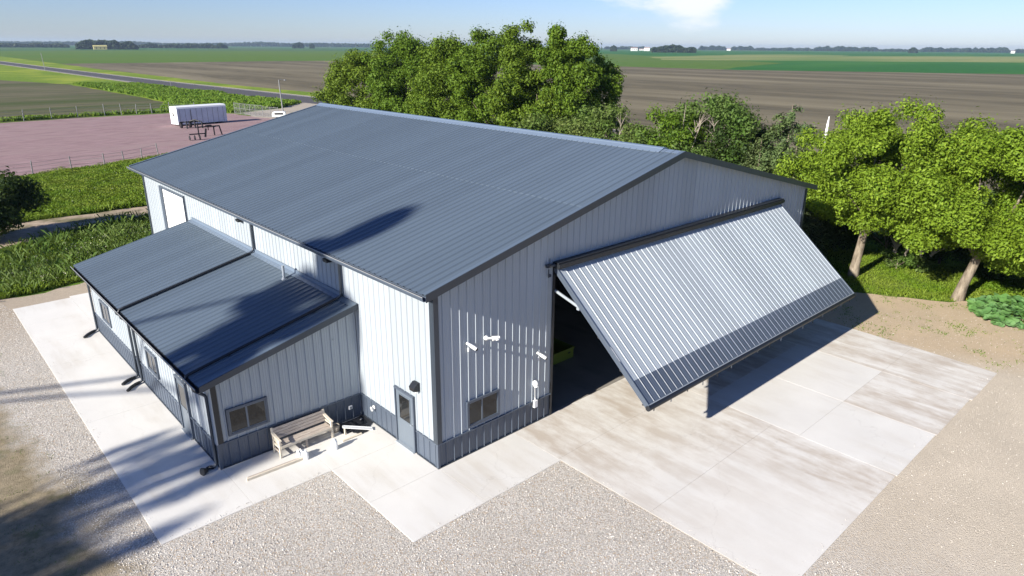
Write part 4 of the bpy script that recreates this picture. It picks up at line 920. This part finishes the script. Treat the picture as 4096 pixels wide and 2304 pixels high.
tree('scrub_tree', 'pale scrubby tree with bare branches in front of the right end of the grove', azx(47.0, 31), 8.6, 3.6, 3.8, .8, .17, 'leaf_olive', 80, 26000, .14, 21, GS, twigs=10, clr=(.18, .32))
tree('scrub_tree', 'scrubby tree with dead stems right of the grove end', azx(50.3, 31.5), 9.9, 3.2, 3.2, .8, .17, 'leaf_olive', 70, 24000, .14, 22, GS, twigs=11, clr=(.18, .32))
tree('scrub_tree', 'low green scrub tree behind the ridge cap end', azx(53.4, 31.5), 7.6, 2.8, 2.7, .6, .17, 'leaf_olive', 60, 18000, .14, 23, GS, clr=(.2, .34))
tree('scrub_tree', 'scrub tree topped by grey dead twigs against the bare field', azx(55.6, 33), 9.8, 3.2, 3.0, .8, .17, 'leaf_grove', 65, 22000, .14, 24, GS, twigs=12, clr=(.18, .32))
tree('scrub_tree', 'tallest rounded scrub tree behind the barn gable peak', azx(58.6, 34), 11.0, 3.8, 3.7, .8, .17, 'leaf_olive', 85, 32000, .16, 25, GS, twigs=4, clr=(.18, .30))
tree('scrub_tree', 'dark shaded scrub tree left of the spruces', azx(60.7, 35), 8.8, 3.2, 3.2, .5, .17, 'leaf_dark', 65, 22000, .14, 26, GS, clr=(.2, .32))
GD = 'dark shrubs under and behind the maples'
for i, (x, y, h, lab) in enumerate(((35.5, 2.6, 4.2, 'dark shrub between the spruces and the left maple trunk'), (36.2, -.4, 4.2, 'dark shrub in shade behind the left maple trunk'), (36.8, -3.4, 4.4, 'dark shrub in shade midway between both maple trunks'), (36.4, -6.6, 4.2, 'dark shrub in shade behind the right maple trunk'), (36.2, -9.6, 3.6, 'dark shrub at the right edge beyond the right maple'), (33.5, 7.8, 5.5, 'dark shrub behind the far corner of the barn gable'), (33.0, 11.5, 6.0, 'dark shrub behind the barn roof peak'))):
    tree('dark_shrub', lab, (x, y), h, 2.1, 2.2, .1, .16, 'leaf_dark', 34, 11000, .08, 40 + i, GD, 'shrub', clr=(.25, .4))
tree('low_shrub', 'sunny green shrub at the right edge below the right maple', (33.2, -9.7), 1.6, 1.3, 1.2, .05, .14, 'leaf_grove', 20, 4500, .05, 55, None, 'shrub', clr=(.3, .5))
tree('low_shrub', 'small olive shrub in front of the dark hedge between the maple trunks', (33.9, -1.9), 1.2, .8, 1.0, .05, .12, 'leaf_olive', 16, 2500, .04, 56, None, 'shrub', clr=(.3, .5), twigs=3)
tree('low_shrub', 'small dry shrub at the foot of the hedge by the left maple shadow', (34.4, -3.1), 1.0, .7, .7, .05, .12, 'leaf_olive', 12, 1800, .04, 57, None, 'shrub', clr=(.3, .5), twigs=3)
tree('bright_maple', 'bright green maple with a pale forked trunk beside the raised hangar door', (30.2, -.75), 9.9, 4.7, 4.8, 2.7, .13, 'leaf_maple', 200, 120000, .26, 61, 'two bright maples', lean=(.4, -.4), clr=(.10, .20), shell=.45)
tree('bright_maple', 'bright green maple at the right edge above the broad-leaved plants', (30.5, -6.2), 9.4, 4.9, 5.5, 2.2, .13, 'leaf_maple', 230, 140000, .26, 62, 'two bright maples', lean=(.5, -1.2), clr=(.10, .20), shell=.45)
tree('edge_maple', 'partly seen green tree crown cut by the right edge behind the right maple', (33.5, -10.8), 8.4, 3.6, 4.0, 1.4, .15, 'leaf_maple', 110, 60000, .2, 63, None, lean=(0, 0))
def spruce(name, label, base, h, r, seed, n=16000, mat='needle'):
    rng = np.random.default_rng(seed); t = empty(name, (base[0], base[1], 0)); tag(t, label, 'tree', 'spruces at the barn corner')
    nb = 150; z = .4 + (h - .5) * (1 - rng.random(nb) ** .6 * 1.0); z = np.sort(z); a = rng.random(nb) * 6.283
    R_ = r * (1 - z / h) ** .62 * rng.uniform(.7, 1.1, nb) + .16
    k = rng.choice(nb, n, p=(R_ / R_.sum())); f = rng.random(n) ** .6; rad = R_[k] * f
    p = np.stack([np.cos(a[k]) * rad, np.sin(a[k]) * rad, z[k] - .12 * rad + rng.normal(size=n) * .09], 1) + rng.normal(size=(n, 3)) * (.07 + .12 * R_[k][:, None] / r)
    p[:, 2] = np.maximum(p[:, 2], .1)
    nr = rng.normal(size=(n, 3)) * .5 + np.array([0, 0, .8]) + np.stack([np.cos(a[k]), np.sin(a[k]), 0 * a[k]], 1) * .5; nr /= np.linalg.norm(nr, axis=1)[:, None]
    link('crown', leaf_mesh('crown', p, nr, .20 * rng.uniform(.6, 1.3, n), rng, .4), M[mat], t)
    tk = MB().tube([(0, 0, -.1), (0, 0, h * .5), (0, 0, h - .1)], [.16, .09, .015], 8)
    for j in range(0, nb, 6): tk.tube([(0, 0, z[j]), (math.cos(a[j]) * R_[j] * .8, math.sin(a[j]) * R_[j] * .8, z[j] - .1 * R_[j])], [.03, .008], 4)
    tk.build('trunk', M['bark'], t)
spruce('spruce', 'tallest spruce, rising just left of the leaning white post', azx(64.5, 33.5), 9.5, 3.9, 71, 42000); spruce('spruce', 'low wide spruce in front of the tallest one at the barn corner', azx(65.2, 31.0), 7.2, 2.6, 72, 22000); spruce('spruce', 'short spruce left of the tallest, against the dark scrub', azx(62.6, 33), 7.2, 2.2, 73, 18000)
# left side bush
tree('dark_bush', 'dark green bush cut by the left edge beside the dirt track', (-7.0, 41.5), 5.0, 3.6, 3.2, .2, .20, 'leaf_dark', 60, 22000, .12, 81, None, 'bush', clr=(.2, .34))
# trees standing left of the yard, whose shade falls on strip and roofs
def yard_tree(label, base, crown, limbs, n, seed):
    rng = np.random.default_rng(seed); t = empty('yard_tree', (base[0], base[1], 0)); tag(t, label, 'tree')
    cen = np.array([(dx, y - base[1], z) for dx, y, z, ry, rz in crown]); ra = np.array([(ry * 1.0, ry, rz) for dx, y, z, ry, rz in crown]); w_ = ra[:, 1] * ra[:, 2] * np.where(cen[:, 2] < 14.5, .38, 1.0); ra[:, 1] *= np.where(cen[:, 2] < 14.5, 1.7, 1.05); k = rng.choice(len(cen), n, p=w_ / w_.sum())
    d = rng.normal(size=(n, 3)); d /= np.linalg.norm(d, axis=1)[:, None]; p = cen[k] + d * ra[k] * (rng.random(n) ** .42)[:, None]
    link('crown', leaf_mesh('crown', p, d, .34 * rng.uniform(.5, 1.3, n), rng), M['leaf_dark'], t)
    tk = MB(); tk.tube([(0, 0, -.1), (0, .2, 6), (0, 0, 12), (0, -.3, 19)], [.34, .26, .18, .06], 10)
    for c in cen: tk.tube([(0, 0, max(3, c[2] * .55)), tuple(np.array(c) * (.6, .6, .85)), tuple(c)], [.10, .07, .02], 5)
    tk.build('trunk', M['bark'], t)
    for q, r_ in limbs: MB().tube([(0, y - base[1], z) for y, z in q], r_, 6).build('bare_branch', M['deadwood'], t)
cr_ = [(0, 3.6, 23.4, .75, 1.5), (.3, 4.3, 21.2, 1.0, 1.2), (-.4, 5.6, 20.2, 1.3, .9), (.2, 3.2, 19.5, .8, 1.2), (.5, 6.3, 18.9, .8, .5), (0, 4.4, 18.3, 1.4, 1.1), (-.3, 3.1, 17.2, .7, 1.2), (.3, 5.3, 16.8, .45, .9), (0, 4.3, 16.2, .4, .9), (.2, 2.9, 15.2, .35, 1.2),
       (0, 2.6, 13.4, .28, 1.5), (.2, 3.5, 13.2, .20, 1.4), (-.2, 4.5, 12.9, .38, 1.2), (.1, 5.6, 13.1, .30, 1.1), (.3, 6.4, 12.7, .14, 1.0), (0, 2.2, 11.0, .45, 1.3), (.2, 3.3, 10.8, .5, 1.4), (-.2, 4.6, 10.9, .40, 1.3), (.1, 1.2, 11.8, .25, 1.5), (0, .4, 10.2, .5, 1.0), (.3, 5.7, 10.2, .3, .8)]
yard_tree('tall broken-crowned tree left of the yard that shades the roofs and strip', (-34, 4.2), cr_, [([(14.6, 11.0), (11.9, 13.5), (9.2, 16.9), (6.5, 19.8)], [.10, .12, .12, .10]), ([(15.2, 9.9), (12.2, 12.3), (8.8, 14.6), (4.6, 15.5)], [.06, .10, .12, .14])], 15000, 91)
# broad-leaved plants
def broad(label, base, rx, ry, n, seed, size=.34, h=.5):
    rng = np.random.default_rng(seed); t = empty('broad_leaf_patch', (base[0], base[1], 0)); tag(t, label, 'plants')
    a = rng.random(n) * 6.283; q = rng.random(n) ** .5; p = np.stack([np.cos(a) * q * rx, np.sin(a) * q * ry, h * (.35 + .65 * rng.random(n)) * (1.05 - .6 * q)], 1)
    vs = []; fs = []; ns = 8
    for i in range(n):
        nn = Vector((rng.normal() * .35 - .15, rng.normal() * .35 - .1, 1)).normalized(); u = nn.orthogonal().normalized(); u.rotate(Matrix.Rotation(rng.random() * 6.28, 3, nn)); v_ = nn.cross(u); s = size * rng.uniform(.6, 1.2); c0 = Vector(p[i])
        b0 = len(vs); vs.append(tuple(c0 - nn * s * .08))
        for k_ in range(ns):
            an = 6.283 * k_ / ns; rr_ = s * (.5 + .07 * math.sin(3 * an) + (.1 if k_ == 0 else 0)); vs.append(tuple(c0 + u * math.cos(an) * rr_ + v_ * math.sin(an) * rr_ * .85 + nn * (.05 * s * math.sin(2 * an + i))))
        fs += [(b0, b0 + 1 + k_, b0 + 1 + (k_ + 1) % ns) for k_ in range(ns)]
    me = bpy.data.meshes.new('leaves'); me.from_pydata(vs, [], fs); me.update(); o = link('leaves', me, M['bigleaf'], t); o['kind'] = 'stuff'
    st_ = MB()
    for i in range(0, n, 3): st_.tube([(p[i][0] * .9, p[i][1] * .9, 0), tuple(p[i])], .012, 4)
    o = st_.build('stems', M['leaf_grove'], t); o['kind'] = 'stuff'
broad('bed of broad blue-green leaves at the right edge beside the sand', (29.9, -8.7), 2.3, 1.7, 620, 5, .40, .85)
broad('small clump of broad leaves in the weeds behind the lean-to', (-2.8, 29.3), .8, .5, 60, 6, .34, .5)
# grass and weeds
def in_poly(px, py, poly):
    c = np.zeros(len(px), bool); j = len(poly) - 1
    for i in range(len(poly)):
        xi, yi = poly[i]; xj, yj = poly[j]; m_ = ((yi > py) != (yj > py)) & (px < (xj - xi) * (py - yi) / (yj - yi + 1e-12) + xi); c ^= m_; j = i
    return c
def vnoise(x, y, s, seed):
    rng = np.random.default_rng(seed); T = rng.random((128, 128)); u = x / s; v = y / s; i = np.floor(u).astype(int); j = np.floor(v).astype(int); f = u - i; g_ = v - j; f = f * f * (3 - 2 * f); g_ = g_ * g_ * (3 - 2 * g_)
    a = T[i % 128, j % 128]; b = T[(i + 1) % 128, j % 128]; c = T[i % 128, (j + 1) % 128]; d = T[(i + 1) % 128, (j + 1) % 128]
    return (a * (1 - f) + b * f) * (1 - g_) + (c * (1 - f) + d * f) * g_
def scatter(poly, n, seed, excl=()):
    rng = np.random.default_rng(seed); P = np.array(poly); lo = P.min(0); hi = P.max(0); q = rng.random((int(n), 2)) * (hi - lo) + lo
    k = in_poly(q[:, 0], q[:, 1], poly)
    for e in excl: k &= ~in_poly(q[:, 0], q[:, 1], e)
    return q[k], rng
def grass(name, poly, n, hmin, hmax, wid, mat, seed, clump=2.5, excl=(), thr=0.0):
    q, rng = scatter(poly, n, seed, excl); x, y = q[:, 0], q[:, 1]
    hn = vnoise(x, y, clump, seed) * .6 + vnoise(x, y, clump * .35, seed + 1) * .4
    if thr: k = hn > thr * rng.uniform(.8, 1.2, len(hn)); x, y, hn = x[k], y[k], hn[k]
    m_ = len(x); h = hmin + (hmax - hmin) * hn ** 1.6 * rng.uniform(.5, 1.2, m_)
    a = rng.random(m_) * 6.283; lx, ly = rng.normal(size=m_) * .35 * h, rng.normal(size=m_) * .35 * h; w_ = wid * rng.uniform(.6, 1.4, m_)
    dx, dy = np.cos(a) * w_, np.sin(a) * w_; z = np.zeros(m_)
    v = np.stack([np.stack([x - dx, y - dy, z], 1), np.stack([x + dx, y + dy, z], 1), np.stack([x + lx + dx * .45, y + ly + dy * .45, h], 1), np.stack([x + lx * 1.3 - dx * .3, y + ly * 1.3 - dy * .3, h * 1.05], 1)], 1).reshape(-1, 3)
    o = link(name, quick(name, v, 4, np.arange(4 * m_)), M[mat]); tag(o, None, None, None, 'stuff'); return o
def weeds(name, poly, n, hmax, leaf, mat, seed, clump=2.0, excl=()):
    q, rng = scatter(poly, n, seed, excl); x, y = q[:, 0], q[:, 1]; hn = vnoise(x, y, clump, seed) * .55 + vnoise(x, y, clump * .3, seed + 1) * .45
    z = hmax * (hn ** 1.5) * rng.uniform(.35, 1.1, len(x)) + .04; p = np.stack([x, y, z], 1); nr = rng.normal(size=p.shape) * .6 + np.array([-.1, 0, .7]); nr /= np.linalg.norm(nr, axis=1)[:, None]
    o = link(name, leaf_mesh(name, p, nr, leaf * rng.uniform(.5, 1.4, len(x)), rng, .5), M[mat]); o['kind'] = 'stuff'; return o
track = [(-30, 43), (-3.0, 46.7), (4.4, 46.6), (12, 47), (12, 42.6), (4.3, 42.6), (-1, 41.6), (-5, 39.4), (-7.6, 37.2), (-30, 34)]
PA = [(-9.5, 27.6), (-6.0, 27.9), (-3.7, 28.6), (1, 29.4), (6, 30), (6, 44), (-1, 43), (-5, 41), (-10, 37)]
PB = [(-9, 45), (-3.0, 45.9), (4.4, 45.9), (12, 47), (16, 60), (16, 75), (9, 71), (3.7, 70.2), (-2.7, 67.8), (-10, 66)]
o = grass('long_grass', PA, 70000, .12, .5, .035, 'grassblade', 201, 2.2, [track]); o['label'] = 'long grass and weeds behind the lean-to'
o = weeds('weed_patch', PA, 50000, .5, .10, 'weed', 203, 1.6, [track]); o['label'] = 'leafy weeds behind the lean-to'
M['seed'] = foliage('pale_seed_heads', (.35, .36, .22), (.6, .6, .45), (.3, .34, .2), .2)
o = weeds('seed_heads', [(-9, 28), (-5, 28.3), (0, 29.5), (3, 33), (2, 38), (-4, 36), (-9, 33)], 1500, 1.15, .075, 'seed', 221, 1.3, [track]); o['label'] = 'pale seed heads and small flowers among the weeds'
o = weeds('seed_heads', PB, 700, 1.2, .09, 'seed', 223, 2.3, [track]); o['label'] = 'pale seed heads scattered through the far growth'
o = grass('dry_stems', PA, 6000, .4, 1.1, .012, 'leaf_olive', 225, 1.2, [track]); o['label'] = 'thin dry stems standing above the weeds'
o = grass('meadow_grass', PB, 70000, .2, .6, .04, 'grassblade', 205, 3.0, [track]); o['label'] = 'long green growth between dirt track and pink lot'
o = weeds('meadow_weeds', PB, 60000, .7, .15, 'grassblade', 207, 2.4, [track]); o['label'] = 'leafy growth between dirt track and pink lot'
PC = [(24.3, 16), (25.5, 2), (27.4, -1.9), (28.6, -4.0), (29.6, -5.9), (31.8, -7.4), (34, -8.3), (38, -10), (40, -6), (40, 16)]
o = grass('lawn_grass', PC, 70000, .05, .26, .028, 'grassblade', 209, 1.2); o['label'] = 'sunlit grass around the maple trunks'
PD = [(30.5, -7.2), (34, -6.6), (38, -8), (38, -16), (34, -14), (33, -9.4)]
o = weeds('ground_ivy', PD, 22000, .55, .12, 'grassblade', 211, 1.0); o['label'] = 'leafy ground cover beyond the right maple'
PE = [(22, -2), (27, -2), (29.6, -6.2), (30, -10), (27, -16), (21.5, -12)]
o = grass('sparse_tufts', PE, 9000, .04, .12, .022, 'grassblade', 213, .9, (), .63); o['label'] = 'sparse green tufts on the sand'
PF = [(-14, -2), (-9.3, -2), (-9.4, 3), (-9.0, 8), (-9.3, 16), (-8.6, 24), (-12, 26)]
o = grass('verge_tufts', PF, 30000, .045, .07, .010, 'leaf_olive', 215, .5, (), .64); o['label'] = 'thin grass creeping over the gravel at the left'
PG = [(34, 140), (41, 158), (42, 181), (41, 253), (58, 250), (59, 222), (62, 158), (64, 138), (55, 129), (44, 126), (36, 131)]
o = grass('verge_weeds', PG, 40000, .3, 1.3, .22, 'grassblade', 217, 9.0); o['label'] = 'tall yellow-green growth between lot and road'
o = grass('field_edge_weeds', [(-3, 130.6), (5, 131.2), (18, 133), (34, 133), (40, 129), (42, 124), (46, 124), (46, 130), (36, 134), (18, 135), (5, 134), (-3, 133)], 9000, .3, 1.1, .12, 'grassblade', 219, 4.0); o['label'] = 'rough weeds along the far fence'
# loose stones
def stones(name, poly, n, smin, smax, seed, lab, excl=(), zb=0.03):
    q, rng = scatter(poly, n, seed, excl); m_ = len(q); s = smin + (smax - smin) * rng.random(m_) ** 3
    base = np.array([(1, 0, 0), (0, 1, 0), (-1, 0, 0), (0, -1, 0), (0, 0, 1), (0, 0, -1)], float)
    a = rng.random(m_) * 6.283; sc = np.stack([s * rng.uniform(.7, 1.3, m_), s * rng.uniform(.6, 1.1, m_), s * rng.uniform(.4, .8, m_)], 1)
    v = base[None] * sc[:, None, :] + rng.normal(size=(m_, 6, 3)) * (s * .18)[:, None, None]
    ca, sa = np.cos(a)[:, None], np.sin(a)[:, None]; vx = v[..., 0] * ca - v[..., 1] * sa; vy = v[..., 0] * sa + v[..., 1] * ca
    v = np.stack([vx + q[:, 0:1], vy + q[:, 1:2], v[..., 2] + (s * .25)[:, None] + zb], 2).reshape(-1, 3)
    tri = np.array([(0, 1, 4), (1, 2, 4), (2, 3, 4), (3, 0, 4), (1, 0, 5), (2, 1, 5), (3, 2, 5), (0, 3, 5)]).ravel()
    idx = (np.arange(m_)[:, None] * 6 + tri[None]).ravel(); o = link(name, quick(name, v, 3, idx), M['stone']); o['kind'] = 'stuff'; o['label'] = lab
front = [(-8.9, 3), (-7.74, 2.0), (-2.62, 2.17), (-2.62, -2.34), (3.2, -2.34), (3.2, -10.2), (5.5, -10.3), (4, -16), (-3, -16), (-8.2, -1)]
stones('loose_gravel', front, 95000, .007, .027, 301, 'grey-pink crushed stone in front of the slabs')
left = [(-8.8, 1), (-7.74, 2.0), (-7.74, 25.6), (-8, 27), (-9.8, 25), (-9.2, 12), (-9.0, 6)]
stones('loose_gravel', left, 30000, .007, .026, 303, 'grey-pink crushed stone left of the concrete strip')
rightp = [(8, -10.2), (21.6, -10.4), (22, -2.4), (28, -6), (30, -11), (24, -20), (6, -16)]
stones('loose_pebbles', rightp, 22000, .006, .022, 305, 'fine pebbles on the tan drive')
for i_, (pl_, n_) in enumerate((([(-7.68, 2.3), (-7.45, 2.3), (-7.5, 25), (-7.68, 25)], 500), ([(-7.6, 2.23), (-2.7, 2.23), (-2.7, 2.38), (-7.6, 2.42)], 260), ([(3.3, -10), (3.5, -10), (3.42, -2.6), (3.3, -2.6)], 260), ([(3.4, -10), (21.3, -10.1), (21.3, -9.7), (3.4, -9.85)], 420), ([(-2.5, -2.28), (3.1, -2.28), (3.1, -2.14), (-2.5, -2.16)], 200))):
    stones('stray_gravel', pl_, n_, .006, .020, 320 + i_, 'stray stones kicked onto the slab edge', zb=ZS)
o = None

# ------------------------------------------------------------------ far land
def wood_mass(name, label, a0, a1, d, h, n, leaf, seed, kind='stuff', cat='trees', lump=1.0, depth=60):
    rng = np.random.default_rng(seed); t = np.sort(rng.random(n)); a = np.radians(a0 + (a1 - a0) * t); wid = math.radians(a1 - a0) * d
    hh = h * (.55 + .45 * vnoise(t * wid, t * 0 + 3.3, max(14, wid / 14), seed)) * (.8 + .2 * vnoise(t * wid, t * 0 + 7.1, 9.0, seed + 1))
    hh *= np.minimum(1, np.minimum(t, 1 - t) * wid / 18 + .35) ** .6
    dd = d + rng.random(n) * depth; z = hh * (rng.random(n) ** .75)
    p = np.stack([CX + dd * np.sin(a), CY + dd * np.cos(a), z], 1); nr = rng.normal(size=(n, 3)) * .7 + np.array([-.5, -.5, .4]); nr /= np.linalg.norm(nr, axis=1)[:, None]
    o = link(name, leaf_mesh(name, p, nr, leaf * rng.uniform(.6, 1.4, n), rng, .8), M['far_leaf']); o['label'] = label
    if kind: o['kind'] = kind
    if not kind: tag(o, label, cat)
    return o
wood_mass('far_wood', 'dark wood with a pale yellow shed before it at the left horizon', 11.6, 15.3, 1750, 20, 5200, 4.5, 401)
wood_mass('far_wood', 'long low belt of trees on the left horizon', 3, 11.2, 2300, 13, 5200, 4.5, 402)
wood_mass('far_wood', 'low belt of trees right of the dark wood', 15.3, 21.2, 2300, 15, 5200, 4.5, 403)
wood_mass('far_wood', 'hazy tree line at the left horizon', 2, 32, 4300, 26, 12000, 8, 404)
wood_mass('far_wood', 'dark wood right of the white farm buildings', 53.6, 57.0, 1900, 21, 4200, 4.5, 405)
for i, (a, b, hh) in enumerate(((50, 53.2, 18), (57.2, 59.2, 26), (59.6, 61.2, 24), (61.2, 65.2, 17), (65.4, 69.6, 27), (69.9, 71.2, 14), (72.2, 73.6, 26), (73.4, 75.2, 23), (75.2, 77.3, 26), (77.6, 82, 20), (60, 84, 13))):
    wood_mass('far_wood', 'hazy tree line on the right horizon', a, b, 4300, hh, 2600, 8, 410 + i)
wood_mass('lone_tree', 'lone dark round tree on the horizon just right of the grove', 50.45, 50.95, 2300, 25, 700, 4, 430, None, 'tree', depth=15)
wood_mass('lone_tree', 'broad tree on the horizon left of the grove', 25.8, 26.6, 2600, 30, 900, 4.5, 431, None, 'tree', depth=15)
wood_mass('lone_tree', 'narrow tree beside the broad one on the left horizon', 27.05, 27.4, 2600, 26, 500, 4.5, 432, None, 'tree', depth=15)
wood_mass('lone_tree', 'round tree standing alone on the right horizon', 71.5, 72.05, 3000, 28, 700, 5, 433, None, 'tree', depth=15)
def farbuild(name, label, a, d, w_, dp, h, wall='farwall', roofm='farroof', rz=.5):
    x, y = az(a, d); t = empty(name, (x, y, 0)); t.rotation_euler = (0, 0, -R(a) + rz); tag(t, label, 'farm building')
    MB().box(-w_ / 2, w_ / 2, -dp / 2, dp / 2, -.1, h).build('wall', M[wall], t); MB().prism([(-dp / 2 - .5, h), (dp / 2 + .5, h), (0, h + dp * .28)], 'x', -w_ / 2 - .5, w_ / 2 + .5).build('roof', M[roofm], t)
    for k_ in (-.3, 0, .3): MB().box(k_ * w_ - .9, k_ * w_ + .9, -dp / 2 - .06, -dp / 2, h * .3, h * .7).build('window', M['dark_lens'], t)
farbuild('yellow_shed', 'pale yellow shed in front of the dark wood on the left horizon', 13.0, 1700, 24, 9, 6, 'straw', 'straw', .1)
farbuild('farmhouse', 'white farm building at the left of the cluster on the horizon', 52.3, 2600, 22, 12, 9, rz=.3); farbuild('farmhouse', 'long white farm shed in the middle of the horizon cluster', 52.9, 3000, 22, 12, 4, rz=.1)
farbuild('farmhouse', 'white farm building with reddish roof right of the long shed', 53.3, 2700, 20, 12, 10, rz=-.2); farbuild('farmhouse', 'small white house near the dark wood on the horizon', 53.75, 2100, 12, 8, 5, rz=.2)
farbuild('farmhouse', 'pale farm building between hazy tree lines right of the dark wood', 59.4, 3600, 16, 12, 8, rz=.2); farbuild('farmhouse', 'small pale building near the far right of the horizon', 77.5, 3600, 14, 10, 8, rz=-.1)

# ------------------------------------------------------------------ air
hz_m = bpy.data.materials.new('air'); hz_m.use_nodes = True; t = hz_m.node_tree; t.nodes.clear(); o = t.nodes.new('ShaderNodeOutputMaterial'); v = t.nodes.new('ShaderNodeVolumePrincipled')
v.inputs['Color'].default_value = (.62, .80, 1.0, 1); v.inputs['Density'].default_value = .00009; v.inputs['Anisotropy'].default_value = .2
t.links.new(v.outputs[0], o.inputs['Volume'])
hz_o = MB().box(-9200, 9200, -9200, 9200, -1.1, 45).build('haze', hz_m); hz_o['kind'] = 'stuff'
